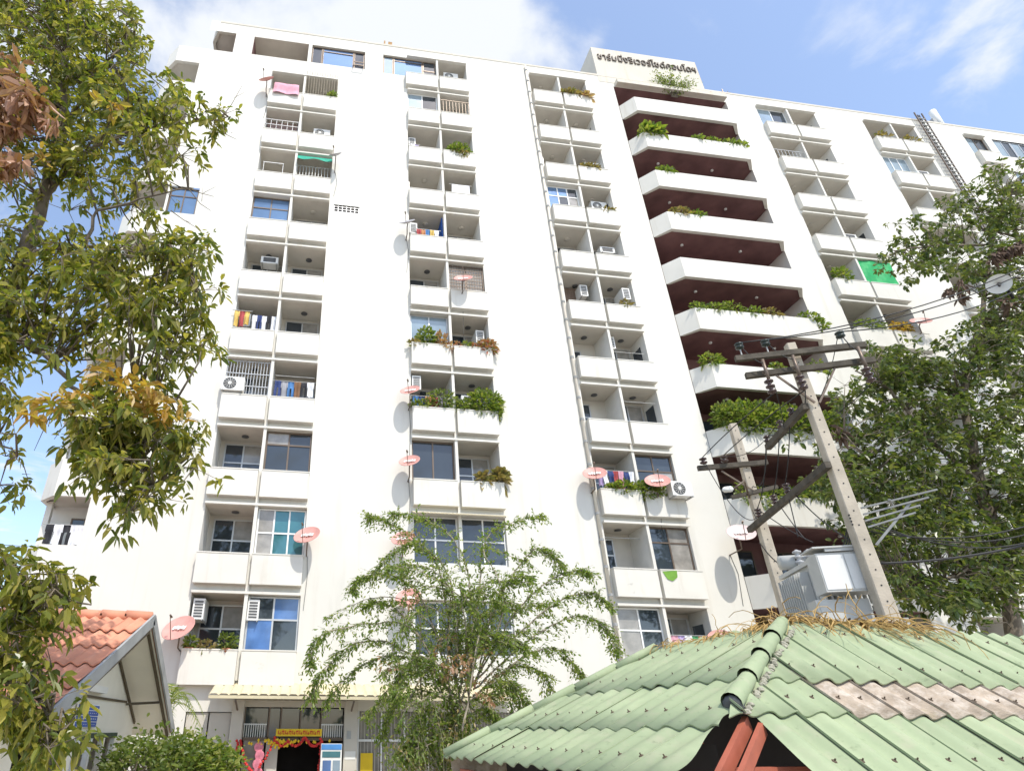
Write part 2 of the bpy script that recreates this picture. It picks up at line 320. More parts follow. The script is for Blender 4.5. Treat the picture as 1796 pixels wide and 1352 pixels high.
# top-storey strip openings above the leftmost columns
holes.append((-4.70, -1.93, RT(11) - 1.48, RT(11))); holes.append((-1.75, 1.0, RT(11) - 1.48, RT(11))); holes.append((1.95, 4.75, RT(11) - 1.55, RT(11)))
recess(-4.70, -1.93, RT(11) - 2.2, RT(11), 1.4, mMaroon)
recess(-1.75, 1.0, RT(11) - 2.2, RT(11), .35, mPara); recess(1.95, 4.75, RT(11) - 2.2, RT(11), .35, mPara)
window(-1.73, -1.2, RT(11) - 1.46, RT(11) - .02, F + .09, mFrB, 1, 0, [mGlass]); window(-1.18, .42, RT(11) - 1.46, RT(11) - .02, F + .09, mFrB, 1, .82, [mGlassB]); window(.44, .98, RT(11) - 1.46, RT(11) - .02, F + .09, mFrB, 1, .3, [mGlass])
window(1.97, 2.5, RT(11) - 1.53, RT(11) - .02, F + .09, mFrB, 1, 0, [mGlassL]); window(2.52, 4.05, RT(11) - 1.53, RT(11) - .02, F + .09, mFrB, 1, .85, [mGlassB]); window(4.07, 4.73, RT(11) - 1.53, RT(11) - .02, F + .09, mFrB, 1, .5, [mGlass])
for xx, nm in ((.44, 1), (4.07, 1)):             # two sashes pushed open outwards
    b = MB()
    for (p, q) in (((xx, 0), (xx + .52, 0)), ((xx, .45), (xx + .52, .45)), ((xx, 0), (xx, .45)), ((xx + .52, 0), (xx + .52, .45))):
        b.bar((p[0], F - .28 + p[1] * .6, RT(11) - 1.42 + p[1]), (q[0], F - .28 + q[1] * .6, RT(11) - 1.42 + q[1]), .035, .03)
    b.build('open_sash', mFrB, bld)
# window and vent in plain wall
holes.append((-6.95, -5.78, RT(7) - 1.52, RT(7) + .0)); window(-6.94, -5.79, RT(7) - 1.5, RT(7) - .02, F + .07, mFrB, 2, .68, [mGlassB])
MB().box(-6.95, -5.78, F + .12, F + .3, RT(7) - 1.52, RT(7)).build('window_reveal', mPara, bld)
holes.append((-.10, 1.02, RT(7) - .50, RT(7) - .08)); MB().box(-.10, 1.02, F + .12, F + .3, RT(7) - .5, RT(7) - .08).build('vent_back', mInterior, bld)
vb = MB()
for i in range(7): vb.bar((-.08 + i * .18, F + .04, RT(7) - .5), (-.08 + i * .18, F + .04, RT(7) - .08), .03, .03)
for i in range(3): vb.bar((-.1, F + .045, RT(7) - .45 + i * .15), (1.02, F + .045, RT(7) - .45 + i * .15), .02, .025)
vb.build('vent_grille', mAlu, bld)
# wide chamfered balconies (one hole through all storeys)
DX0, DX1 = 14.75, 21.45
holes.append((DX0, DX1, 3.2, RT(11)))
MB().quad((DX0, F + 1.7, 3.2), (DX1, F + 1.7, 3.2), (DX1, F + 1.7, RT(11)), (DX0, F + 1.7, RT(11))).build('balcony_back_wall', mMaroon, bld)
for x in (DX0, DX1): MB().quad((x, F, 3.2), (x, F + 1.7, 3.2), (x, F + 1.7, RT(11)), (x, F, RT(11))).build('balcony_side_wall', mInSide, bld)
def ring(poly, inset, z0, z1):
    b = MB(); n = len(poly); c = []
    for i, (x, y) in enumerate(poly): c.append((x + inset * (1 if i < n / 2 else -1) * (1.0 if i in (0, n - 1) else .55), y + (inset if i not in (0, n - 1) else 0)))
    for i in range(n - 1): b.prism([poly[i], poly[i + 1], c[i + 1], c[i]], z0, z1)
    return b
for r in range(1, 13):
    zb = RT(r - 1) + .03 if r > 1 else 3.3; zt = RT(r) - 1.68
    poly = [(DX0 + .02, F - .002), (DX0 + .55, F - .62), (DX1 - .55, F - .62), (DX1 - .02, F - .002)]
    if r == 12:
        o = MB().box(DX0 + .1, DX1 - .1, F - .3, F + .02, RT(11) + .02, RT(11) + .3).build('top_canopy', mParaRoof, bld)
        MB().quad((DX0, F, RT(11)), (DX1, F, RT(11)), (DX1, F + 1.7, RT(11)), (DX0, F + 1.7, RT(11))).build('soffit', mMaroon, bld); continue
    o = ring(poly, .16, zb, zt).build('balcony_parapet', mPara, bld)
    MB().prism([(DX0 + .1, F), (DX0 + .62, F - .5), (DX1 - .62, F - .5), (DX1 - .1, F)], zb + .07, zb + .2).build('soffit', mMaroon, o)
    MB().box(DX0 + .01, DX1 - .01, F + .002, F + 1.69, zb + .071, zb + .2).build('floor_slab', mMaroon, o)
    MB().lathe((DX0 + 1.6, F + .3, zb + .068), [(.02, 0), (.07, -.02), (.07, -.08), (.02, -.1)], 10).build('ceiling_lamp', mWhiteP, o, True)
    MB().lathe((DX0 + 4.6, F + .3, zb + .068), [(.02, 0), (.07, -.02), (.07, -.08), (.02, -.1)], 10).build('ceiling_lamp', mWhiteP, o, True)
    if r <= 4:
        for i in range(3): window(DX0 + .3 + i * 2.1, DX0 + 1.9 + i * 2.1, zb + .2, zb + 2.5, F + 1.6, mFrB, 2, 0, [mGlass])
# far right corner windows
holes.append((38.65, 42.5, RT(11) - 1.45, RT(11) - .0)); holes.append((38.65, 42.5, RT(10) - 1.45, RT(10)))
for r in (10, 11):
    for i in range(3): window(38.67 + i * 1.25, 39.9 + i * 1.25, RT(r) - 1.43, RT(r) - .02, F + .05, mAlu, 2, 0, [mGlassL, mGlass])
    MB().box(38.65, 42.5, F + .12, F + .3, RT(r) - 1.45, RT(r)).build('window_reveal', mPara, bld)
# ground-floor shop opening
holes += [(-1.62, 1.16, 0.02, 3.03), (1.55, 6.2, .8, 2.95), (-3.2, -1.95, .9, 2.9)]
# left corner column is made of separate pieces; main wall starts at XL
XL, XR = -7.05, 43.0
holes.append((XL, -5.62, RT(11) - 1.55, RT(11) + .05))
xs = sorted({XL, XR, *[h[0] for h in holes], *[h[1] for h in holes]}); zs = sorted({0.0, ZR, *[h[2] for h in holes], *[h[3] for h in holes]})
# dense grid not needed: merge cells row by row
wb = MB()
for j in range(len(zs) - 1):
    zm = (zs[j] + zs[j + 1]) / 2; run = None
    for i in range(len(xs) - 1):
        xm = (xs[i] + xs[i + 1]) / 2; solid = not any(h[0] < xm < h[1] and h[2] < zm < h[3] for h in holes)
        if xm < -6.55 and zm > RT(11) - .9: solid = False
        if solid and run is None: run = xs[i]
        if (not solid or i == len(xs) - 2) and run is not None:
            e = xs[i + 1] if solid else xs[i]; wb.quad((run, F, zs[j]), (e, F, zs[j]), (e, F, zs[j + 1]), (run, F, zs[j + 1])); run = None
wb.build('wall', mWall, bld)
body = MB(); BK = F + 14
body.quad((XR, F, 0), (XR, BK, 0), (XR, BK, ZR), (XR, F, ZR)).quad((XL - 1.7, BK, 0), (XR, BK, 0), (XR, BK, ZR), (XL - 1.7, BK, ZR)).quad((XL - 1.7, F + 1.6, 0), (XL - 1.7, BK, 0), (XL - 1.7, BK, 32), (XL - 1.7, F + 1.6, 32))
body.quad((-6.5, F + .3, ZR - .5), (XR, F + .3, ZR - .5), (XR, BK, ZR - .5), (-6.5, BK, ZR - .5)); body.quad((-6.5, F + .3, ZR - .5), (XR, F + .3, ZR - .5), (XR, F + .3, ZR), (-6.5, F + .3, ZR)); body.quad((-6.5, F, ZR), (XR, F, ZR), (XR, F + .3, ZR), (-6.5, F + .3, ZR))
body.quad((-6.5, F, RT(11) - 1), (-6.5, BK, RT(11) - 1), (-6.5, BK, ZR), (-6.5, F, ZR)) if False else None
body.build('rear_walls_and_roof', mParaRoof, bld)
# roof copings
MB().box(-6.5, XR, F - .02, F + .05, ZR - .10, ZR + .03).build('roof_coping', mParaRoof, bld)
# left chamfered corner balconies
def corner(xr, xf, z0, z1, dx=.6, dy=.6, mat=mPara):
    poly = [(xr, F + .001), (xf, F + .001), (xf - dx, F + dy), (xf - dx, F + 3.5)]
    b = MB(); t = .14
    inn = [(xr, F + t), (xf + .06, F + t), (xf - dx + t, F + dy + .06), (xf - dx + t, F + 3.5)]
    for i in range(3): b.prism([poly[i], poly[i + 1], inn[i + 1], inn[i]], z0, z1)
    o = b.build('corner_parapet', mat, bld)
    MB().prism([(xr, F + t + .002), (xf + .05, F + t + .002), (xf - dx + t + .002, F + dy + .06), (xf - dx + t + .002, F + 3.4), (xr, F + 3.4)], z0 + .1, z0 + .22).build('corner_soffit', mIn, o)
    return o
for r in range(1, 12):
    zb = RT(r - 1) + .05 if r > 1 else 2.9; zt = RT(r) - 1.5
    if r == 11: zt = RT(10) + 1.25
    corner(XL, -8.18, zb, zt)
    if r < 11:
        MB().quad((XL, F + 1.4, zt - .8), (-8.7, F + 1.4, zt - .8), (-8.7, F + 1.4, RT(r) + .2), (XL, F + 1.4, RT(r) + .2)).build('corner_back_wall', mInSide, bld)
        MB().quad((XL, F, zt - .2), (XL, F + 1.4, zt - .2), (XL, F + 1.4, RT(r) + .1), (XL, F, RT(r) + .1)).build('corner_side_wall', mInSide, bld)
        MB().box(-8.62, -8.45, F + .75, F + .92, zt, RT(r) + .1).build('corner_post', mPara, bld)
        if r < 8: window(-8.0, -7.12, zt - .5, RT(r) - .25, F + 1.33, mFrB, 2, .7, [mGlass])
corner(-5.62, -6.53, RT(11) + .05, ZR + .03, .35, .6, mParaRoof)
MB().quad((-5.62, F + 1.4, RT(11) - 2.2), (-6.9, F + 1.4, RT(11) - 2.2), (-6.9, F + 1.4, RT(11) + .2), (-5.62, F + 1.4, RT(11) + .2)).build('corner_back_wall', mMaroon, bld)
MB().quad((-5.62, F, RT(11) - 2.2), (-5.62, F + 1.4, RT(11) - 2.2), (-5.62, F + 1.4, RT(11) + .1), (-5.62, F, RT(11) + .1)).build('corner_side_wall', mMaroon, bld)
MB().quad((-7.05, F + .003, RT(11) - 1.5), (-5.6, F + .003, RT(11) - 1.5), (-5.6, F + .003, RT(11) - .95), (-7.05, F + .003, RT(11) - .95)) 
# roof lettering wall
sb = MB().box(13.95, 20.4, F - .012, F + 6, ZR - .6, 37.55).build('roof_sign_wall', mParaRoof, bld)
def text_mesh(body, size, x, z, y, mat, parent, name='lettering', width=None, depth=.03, slant=0):
    c = bpy.data.curves.new('t', 'FONT'); c.body = body; c.size = size; c.resolution_u = 3; c.extrude = depth
    o = bpy.data.objects.new('t', c); COL.objects.link(o)
    me = bpy.data.meshes.new_from_object(o.evaluated_get(bpy.context.evaluated_depsgraph_get())); bpy.data.objects.remove(o)
    x0 = min(v.co.x for v in me.vertices); x1 = max(v.co.x for v in me.vertices); k = width / (x1 - x0) if width else 1
    for v in me.vertices: v.co = Vector((x + (v.co.x - x0) * k, y - v.co.z, z + v.co.y))
    me.materials.clear(); me.materials.append(mat); me.update()
    return link(name, me, parent)
text_mesh('ชาร์มมิ่งริเวอร์ไซด์คอนโดฯ', .76, 14.22, 36.46, F - .05, mLetter, sb, width=6.0, depth=.03)
# drain pipe with collars
pb = MB().tube([(9.74, F - .07, 3.2), (9.74, F - .07, 34.75)], .055, 8).build('drain_pipe', mPipe, bld, True)
for i in range(34): MB().tube([(9.74, F - .07, 3.6 + i * .93), (9.74, F - .07, 3.69 + i * .93)], .075, 8).build('pipe_collar', mFascia, pb)
# ------------------------------------------------------------------ things on the roof
def thing1(mb, name, mat, label, cat, group=None, smooth=False): return tag(mb.build(name, mat, None, smooth), label, cat, group)
b = MB(); b.bar((2.05, F + .35, ZR), (2.05, F + .35, ZR + .9), .08, .08).bar((2.3, F + .35, ZR), (2.35, F + .3, ZR + .75), .22, .1)
thing1(b, 'rusty_post', M('rusty_iron', (.38, .22, .09), .8, .3, 6), 'rusty brown post stub standing on the roof edge above the second column', 'post')
# antenna panels and cable ladder at the right
e = empty('phone_antenna', (36.5, F + .5, ZR), 'white cylindrical phone antenna on a steel stub at the right roof edge', 'antenna')
MB().tube([(36.5, F + .5, ZR - .3), (36.5, F + .5, ZR + .5)], .06, 8).build('mast', mMetal, e); MB().lathe((36.5, F + .5, ZR + .45), [(.12, 0), (.19, .05), (.19, 1.5), (.1, 1.6)], 12).build('radome', mWhiteP, e, True); MB().box(36.0, 36.25, F + .4, F + .7, ZR - .1, ZR + 1.1).build('equipment_box', mFascia, e)
e = empty('cable_ladder', (34.0, F - .2, 24), 'steel cable ladder climbing the wall beside the right balcony column', 'ladder')
lb = MB(); x0, x1 = 33.75, 34.25
for x in (x0, x1): MB().bar((x, F - .22, 24), (x, F - .22, ZR + .3), .06, .05).build('rail', mFrB, e)
for i in range(36): MB().bar((x0 + .03, F - .22, 24.3 + i * .3), (x1 - .03, F - .22, 24.3 + i * .3), .05, .04).build('rung', mMetal, e)
for i in range(3): MB().tube([(x0 + .12 + i * .11, F - .17, 24), (x0 + .12 + i * .11, F - .17, ZR + .2)], .025, 5).build('cable', mDark, e)
for (px, pz, h, lab) in ((22.0, ZR, 1.0, 'thin forked aerial on the roof right of the lettered wall'), (12.9, ZR, .0, '')):
    if not h: continue
    b = MB().tube([(px, F + .4, pz - .3), (px, F + .4, pz + h)], .025, 5); b.tube([(px, F + .4, pz + .3), (px + .35, F + .4, pz + .9)], .018, 5).tube([(px + .3, F + .4, pz + .75), (px + .5, F + .4, pz + .75)], .018, 5); thing1(b, 'aerial', mFrB, lab, 'aerial')
# ------------------------------------------------------------------ leaves
def nrm(a): return a / np.maximum(1e-9, np.linalg.norm(a, axis=1))[:, None]
def leaf_mesh(name, Pn, Dn, Ln, ratio, mat, fold=.25, droop=.15):
    n = len(Pn); Dn = nrm(Dn + 0.0); up = np.tile([0, 0, 1.0], (n, 1)) + rng.normal(size=(n, 3)) * .55
    sd = nrm(np.cross(Dn, up)); nn = nrm(np.cross(sd, Dn)); Ln = np.asarray(Ln)[:, None]; W = Ln * ratio * .5
    V = np.empty((n, 6, 3)); dz = np.array([0, 0, -1.0])
    V[:, 0] = Pn; V[:, 3] = Pn + Dn * Ln + dz * Ln * droop
    for k, (t, wf) in ((1, (.28, .82)), (2, (.68, .86))):
        c = Pn + Dn * Ln * t + dz * Ln * droop * t * t
        V[:, k] = c + sd * W * wf + nn * W * fold; V[:, 6 - k] = c - sd * W * wf + nn * W * fold
    b = (np.arange(n) * 6)[:, None]; Fc = np.concatenate([b + [0, 1, 2, 3], b + [0, 3, 4, 5]], 1).reshape(-1, 4)
    me = bpy.data.meshes.new(name); me.from_pydata(V.reshape(-1, 3).tolist(), [], Fc.tolist()); me.materials.append(mat); return me
def rdir(n, up=0.0):
    d = rng.normal(size=(n, 3)); d[:, 2] += up; return nrm(d)
def ball(n, c, rad, hollow=.35):
    d = rdir(n); r = (hollow + (1 - hollow) * rng.random(n)) ** .6; return np.array(c) + d * r[:, None] * np.array(rad)
def plant(c, rad, n, size, mat, label, pot=None, cat='plant', ratio=.5, up=.5, name='balcony_plant', droop=.3, group=None):
    c = Vector(c); e = empty(name, (c.x, c.y, c.z - rad[2]), label, cat, group)
    Pn = ball(n, c, rad); Dn = nrm((Pn - np.array(c)) / np.array(rad) + rdir(n) * .7 + np.array([0, 0, up]))
    link('foliage', leaf_mesh('foliage', Pn, Dn, size * (.6 + .8 * rng.random(n)), ratio, mat, droop=droop), e)
    b = MB(); base = Vector((c.x, c.y, c.z - rad[2] * 1.0))
    for i in range(5):
        q = Pn[rng.integers(n)]; b.tube([base, (base + Vector(q)) / 2 + Vector((0, 0, .05)), Vector(q)], .012, 4, .005)
    b.build('stem', mBark, e)
    if pot: MB().lathe((c.x, c.y, base.z - .22), [(pot * .7, 0), (pot, .2), (pot * 1.1, .2), (pot * 1.1, .24), (pot * .9, .24)], 12).build('pot', mTerra, e, True)
    return e
# ------------------------------------------------------------------ satellite dishes
DN = Vector((-.30, -.72, .62)).normalized()
def dish(px, py, mat, label, diam=.74, p=.55, nrml=DN, mount=None):
    c = at(px, py, F - p); e = empty('satellite_dish', (c.x, c.y, c.z - .5), label, 'satellite dish', 'satellite dishes on the facade'); R = diam / 2
    prof = [(R * .97, .003), (R, .0), (R * .98, -.012), (R * .75, -.05), (R * .4, -.085), (.002, -.1), (.002, -.092), (R * .4, -.075), (R * .75, -.04), (R * .97, 0.003)]
    MB().lathe(c, prof, 28, nrml, False).build('reflector', mat, e, True)
    back = c - nrml * .1
    MB().tube([back, back + Vector((.0, .12, -.12)), (back.x, back.y + .14, c.z - .52), (back.x, F - .01 if mount is None else mount, c.z - .56)], .024, 6).build('mount', mFrB, e, True)
    side = nrml.cross(Vector((0, 0, 1))).normalized(); lowr = c - nrml.cross(side).normalized() * R * .96 * (1 if nrml.cross(side).z > 0 else -1)
    foc = c + nrml * .42 * diam / .74 + (lowr - c) * .2
    b = MB().tube([lowr, foc], .012, 5); b.tube([foc, foc - (foc - c).normalized() * .1], .03, 8); b.build('feed_arm', mFrB, e)
    up = nrml.cross(side).normalized(); up = up if up.z > 0 else -up; rt = -side if side.x < 0 else side
    MB().tube([(back.x + .03, F - .012, c.z - .56), (back.x + .06 + .1 * random.random(), F - .012, c.z - 1.2), (back.x + .02, F - .012, c.z - 2.0 - random.random())], .008, 4).build('cable', mDark, e)
    lb = MB()
    if mat is not mDishG:
        for i in range(5):
            q = c + rt * (-.17 + .085 * i) + up * (.03 + .02 * (i % 2)) - nrml * .03
            lb.add([q - rt * .034 - up * .07, q + rt * .034 - up * .07, q + rt * .03 + up * .07, q - rt * .03 + up * .05], [(0, 1, 2, 3)])
        lb.build('lettering', mWhiteP, e)
dish(467, 138, mDish, 'salmon dish seen edge-on at the top left balcony with pink sheet')
dish(588, 270, mDishG, 'grey dish seen edge-on right of the green net awning', .6)
dish(714, 388, mDishG, 'grey dish seen edge-on left of colourful laundry in the second column', .7)
dish(812, 487, mDish, 'salmon dish in front of a brown grilled bay in the second column', .78, .6, Vector((-.2, -.78, .55)).normalized())
dish(719, 683, mDish, 'salmon dish left of the balcony overgrown with shrubs')
dish(718, 807, mDish, 'salmon dish left of two dark sliding panes in the second column')
dish(706, 943, mDish, 'salmon dish left of white framed windows, partly behind the thorny tree')
dish(538, 937, mDish, 'salmon dish right of the white framed teal windows', .86, .5)
dish(313, 1100, mDish, 'salmon dish beside the lowest left balcony, above the orange roof', .95)
dish(1043, 829, mDish, 'salmon dish at the drain pipe left of laundry and hanging shrubs', .82)
dish(1153, 842, mDish, 'salmon dish right of hanging shrubs, before dark glazing in the third column', .86)
dish(1300, 933, mDishW, 'pale pink dish beside the wide balconies, left of the farther pole', .9, .9)
dish(1615, 562, mDish, 'salmon dish right of the planted balcony near the right-hand tree', .8)
dish(1268, 1122, mDish, 'salmon dish just above the green roof, left of the farther pole', .9)
dish(716, 1047, mDish, 'salmon dish hidden behind branches of the thorny tree', .8)
# ------------------------------------------------------------------ air conditioners
def ac(c, r, s, fx, dz, kind, depth=.5):
    a, b = bays(c)[s]; x = a + (b - a) * fx; z = RT(r) - dz; Y = F + depth
    e = empty('air_conditioner', (x, Y, z), f'white air conditioner, {where(c, r, s)}', 'air conditioner', 'air conditioners on the balconies')
    if kind == 'front': w_, h_, d_ = .78, .54, .28
    elif kind == 'side': w_, h_, d_ = .34, .60, .74
    else: w_, h_, d_ = .70, .34, .40
    MB().box(x - w_/2, x + w_/2, Y, Y + d_, z, z + h_).build('casing', mWhiteP, e)
    if kind == 'front':
        MB().lathe((x - .1, Y - .002, z + h_/2), [(.225, 0), (.225, .012), (.21, .012), (.21, .004), (.02, .004)], 20, (0, -1, 0)).build('fan_guard', mGreyP, e)
        b_ = MB()
        for i in range(12):
            an = i * math.pi / 6; b_.bar((x - .1 + .05 * math.cos(an), Y - .02, z + h_/2 + .05 * math.sin(an)), (x - .1 + .21 * math.cos(an), Y - .02, z + h_/2 + .21 * math.sin(an)), .012, .008)
        b_.lathe((x - .1, Y - .015, z + h_/2), [(.06, 0), (.06, .012), (.01, .015)], 12, (0, -1, 0)); b_.build('fan_spokes', mWhiteP, e)
    else:
        b_ = MB()
        for i in range(6 if kind == 'side' else 4):
            zz = z + .06 + i * (h_ - .1) / (6 if kind == 'side' else 4); b_.box(x - w_*.36, x + w_*.36, Y - .006, Y + .001, zz, zz + .055)
        b_.build('grille', mGreyP, e)
    MB().box(x - w_*.45, x - w_*.38, Y - .05, Y + d_ + .1, z - .04, z - .002).box(x + w_*.38, x + w_*.45, Y - .05, Y + d_ + .1, z - .04, z - .002).build('bracket', mMetal, e)
for a_ in (('A', 9, 1, .62, 1.02, 'front', .3), ('A', 6, 0, .62, .62, 'low', .35), ('A', 5, 0, .22, .95, 'side', .5), ('A', 4, 0, .22, 1.48, 'front', -.30), ('A', 1, 0, .16, .74, 'side', .05), ('A', 1, 1, .12, .74, 'side', -.02),
           ('B', 11, 1, .5, .85, 'front', .3), ('B', 10, 1, .72, 1.5, 'front', .2), ('B', 9, 0, .16, .95, 'side', .25), ('B', 9, 1, .68, 1.1, 'front', .35), ('B', 7, 0, .14, 1.15, 'side', .12), ('B', 5, 1, .82, .95, 'side', .3), ('B', 4, 0, .14, .72, 'side', .02), ('B', 4, 1, .45, 1.0, 'low', .3),
           ('C', 9, 1, .72, 1.05, 'front', .3), ('C', 8, 1, .68, .95, 'front', .35), ('C', 7, 1, .62, .92, 'low', .3), ('C', 6, 0, .68, .85, 'side', .25), ('C', 6, 1, .80, .98, 'side', .05), ('C', 5, 1, .12, .72, 'side', .25), ('C', 3, 1, .80, 1.85, 'front', -.62),
           ('E', 9, 1, .55, 1.2, 'low', .3), ('E', 8, 1, .45, 1.05, 'low', .3), ('F', 10, 1, .1, 1.62, 'low', -.18)): ac(*a_)
# ------------------------------------------------------------------ laundry
def garment(x, z, Y, w_, h_, colr, rgb, kind, label):
    # z = top; shirts have sleeves, towels are plain, trousers are split
    nx, nz_ = 8, 8; b = MB(); ph = random.random() * 6
    def pt(u, v): return (x + (u - .5) * w_ * (1 + .08 * v), Y + .035 * math.sin(u * 9 + ph) * (.3 + v) + .02 * math.sin(v * 7 + ph), z - v * h_ * (1 + .03 * math.sin(u * 5 + ph)))
    for i in range(nx):
        for j in range(nz_):
            u0, u1, v0, v1 = i / nx, (i + 1) / nx, j / nz_, (j + 1) / nz_
            if kind == 'shirt' and (i in (0, nx - 1)) and j > 2: continue
            if kind == 'trousers' and i in (3, 4) and j > 2: continue
            b.quad(pt(u0, v0), pt(u1, v0), pt(u1, v1), pt(u0, v1))
    o = b.build('garment', cloth_mat(colr, rgb), None, True); tag(o, label, 'laundry', 'washing hung on the balconies')
RGB = dict(white=(.72, .72, .74), black=(.03, .03, .035), yellow=(.60, .42, .12), red=(.38, .07, .07), navy=(.04, .06, .17), blue=(.08, .20, .42), pink=(.66, .35, .42), grey=(.3, .3, .32), green=(.08, .3, .12), orange=(.48, .22, .1), lilac=(.42, .33, .55), brown=(.2, .11, .06))
def rail(c, r, s, dz, Y, f0=.05, f1=.95, w_='thin steel clothes rail'):
    a, b = bays(c)[s]; o = MB().tube([(a + (b-a)*f0, Y, RT(r) - dz), (a + (b-a)*f1, Y, RT(r) - dz)], .014, 6).build('clothes_rail', mMetal)
    tag(o, f'{w_}, {where(c, r, s)}', 'clothes rail', 'clothes rails on the balconies')
def washing(c, r, s, dz, Y, items, f0=.1, f1=.92, hh=.62, rl=True):
    a, b = bays(c)[s]
    if rl: rail(c, r, s, dz, Y, f0 - .06, min(.99, f1 + .06))
    n = len(items); st = (b - a) * (f1 - f0) / n
    for i, (cn, k) in enumerate(items):
        kn = {'shirt': 'shirt', 'towel': 'towel', 'trousers': 'pair of trousers'}[k]
        garment(a + (b-a)*f0 + st * (i + .5), RT(r) - dz - .01, Y, st * (.95 if k != 'shirt' else 1.05), hh * (.85 + .3 * random.random()), cn, RGB[cn], k, f'{cn} {kn}, {NTH[i]}, {where(c, r, s)}')
washing('A', 5, 0, .70, F - .12, [('yellow', 'shirt'), ('red', 'shirt'), ('yellow', 'towel')], .0, .36, .7)
washing('A', 5, 0, .62, F + .18, [('white', 'shirt'), ('navy', 'trousers'), ('white', 'shirt'), ('black', 'trousers'), ('white', 'towel')], .40, .98, .8, False)
washing('A', 4, 1, .72, F + .12, [('navy', 'trousers'), ('grey', 'shirt'), ('blue', 'trousers'), ('brown', 'shirt'), ('black', 'trousers'), ('white', 'shirt')], .05, .95, .7)
washing('B', 9, 0, 1.0, F + .1, [('white', 'shirt'), ('lilac', 'shirt')], .1, .34, .4)
washing('B', 7, 0, .95, F + .05, [('red', 'shirt'), ('orange', 'towel'), ('blue', 'shirt'), ('yellow', 'towel'), ('white', 'shirt')], .22, .86, .58)
washing('B', 4, 0, .95, F + .1, [('blue', 'trousers'), ('navy', 'shirt'), ('orange', 'shirt'), ('red', 'towel'), ('lilac', 'shirt'), ('white', 'shirt')], .05, .98, .5)
washing('C', 3, 0, .80, F - .05, [('lilac', 'shirt'), ('white', 'towel'), ('navy', 'shirt'), ('red', 'shirt'), ('pink', 'shirt'), ('navy', 'trousers'), ('white', 'shirt')], .06, .98, .66)
washing('C', 1, 1, .86, F - .02, [('pink', 'shirt'), ('lilac', 'towel'), ('white', 'shirt'), ('green', 'towel'), ('orange', 'towel'), ('blue', 'shirt')], .04, .96, .75)
washing('B', 8, 1, .66, F + .1, [('white', 'towel')], .25, .82, .9)
garment(-2.72, RT(10) - 1.15, F - .33, 1.15, .75, 'pink', RGB['pink'], 'towel', 'pink sheet thrown over the top left balcony parapet')
b = -8.2
for i, (cn, k) in enumerate((('black', 'shirt'), ('white', 'shirt'), ('black', 'trousers'), ('white', 'shirt'), ('white', 'towel'))):
    garment(-8.05 + i * .24, RT(2) - .85, F + .12, .26, .62, cn, RGB[cn], k, f'{cn} {k}, {NTH[i]} of the washing in the far left corner balcony')
tag(MB().tube([(-8.3, F + .12, RT(2) - .84), (-7.06, F + .12, RT(2) - .84)], .014, 6).build('clothes_rail', mMetal), 'clothes rail across the chamfered corner balcony at far left', 'clothes rail', 'clothes rails on the balconies')
for (c, r, s, dz, Y) in (('C', 5, 1, .95, F + .15), ('C', 4, 1, .5, F + .15), ('A', 4, 1, .55, F + .05), ('C', 2, 0, .4, F + .3)): rail(c, r, s, dz, Y, .05, .95, 'empty upper clothes rail')
for s_, fx in ((0, .42), (1, .45)):
    a, b2 = bays('C')[s_]; hp = [(a + (b2 - a) * fx + .17 * math.cos(k * math.pi / 10), F + .45 + .1 * math.sin(k * math.pi / 10), RT(10) - .75 + .17 * math.sin(k * math.pi / 10)) for k in range(21)]
    tag(MB().tube(hp, .014, 5).build('hanging_hoop', mDark), f'dark hoop hanging from the ceiling, {where("C", 10, s_)}', 'hoop')
a, b2 = bays('C')[0]; g = MB()
for i in range(12): x = a + .05 + i * .09; g.quad((x, F + .7 + .03 * (i % 2), RT(6) - .1), (x + .09, F + .7 + .03 * ((i + 1) % 2), RT(6) - .1), (x + .09, F + .7 + .03 * ((i + 1) % 2), RT(6) - 1.9), (x, F + .7 + .03 * (i % 2), RT(6) - 1.9))
thing1(g, 'balcony_curtain', cloth_mat('dustybrown', (.17, .12, .09)), f'dusty brown curtain, {where("C", 6, 0)}', 'curtain')
a, b2 = bays('A')[0]; g = MB()
for i in range(14): x = a + .05 + i * .1; g.quad((x, F + .5 + .03 * (i % 2), RT(9) - .1), (x + .1, F + .5 + .03 * ((i + 1) % 2), RT(9) - .1), (x + .1, F + .5 + .03 * ((i + 1) % 2), RT(9) - 1.7), (x, F + .5 + .03 * (i % 2), RT(9) - 1.7))
thing1(g, 'balcony_curtain', cloth_mat('dustypink', (.26, .18, .16)), f'faded brownish pink curtain, {where("A", 9, 0)}', 'curtain')
a, b2 = bays('B')[0]; g = MB().box(b2 - .06, b2 - .02, F + .1, F + 1.0, RT(7) - 1.6, RT(7) - .08)
thing1(g, 'blue_sheet', cloth_mat('deepblue', (.03, .10, .36)), f'deep blue sheet on the side wall, {where("B", 7, 0)}', 'sheet')
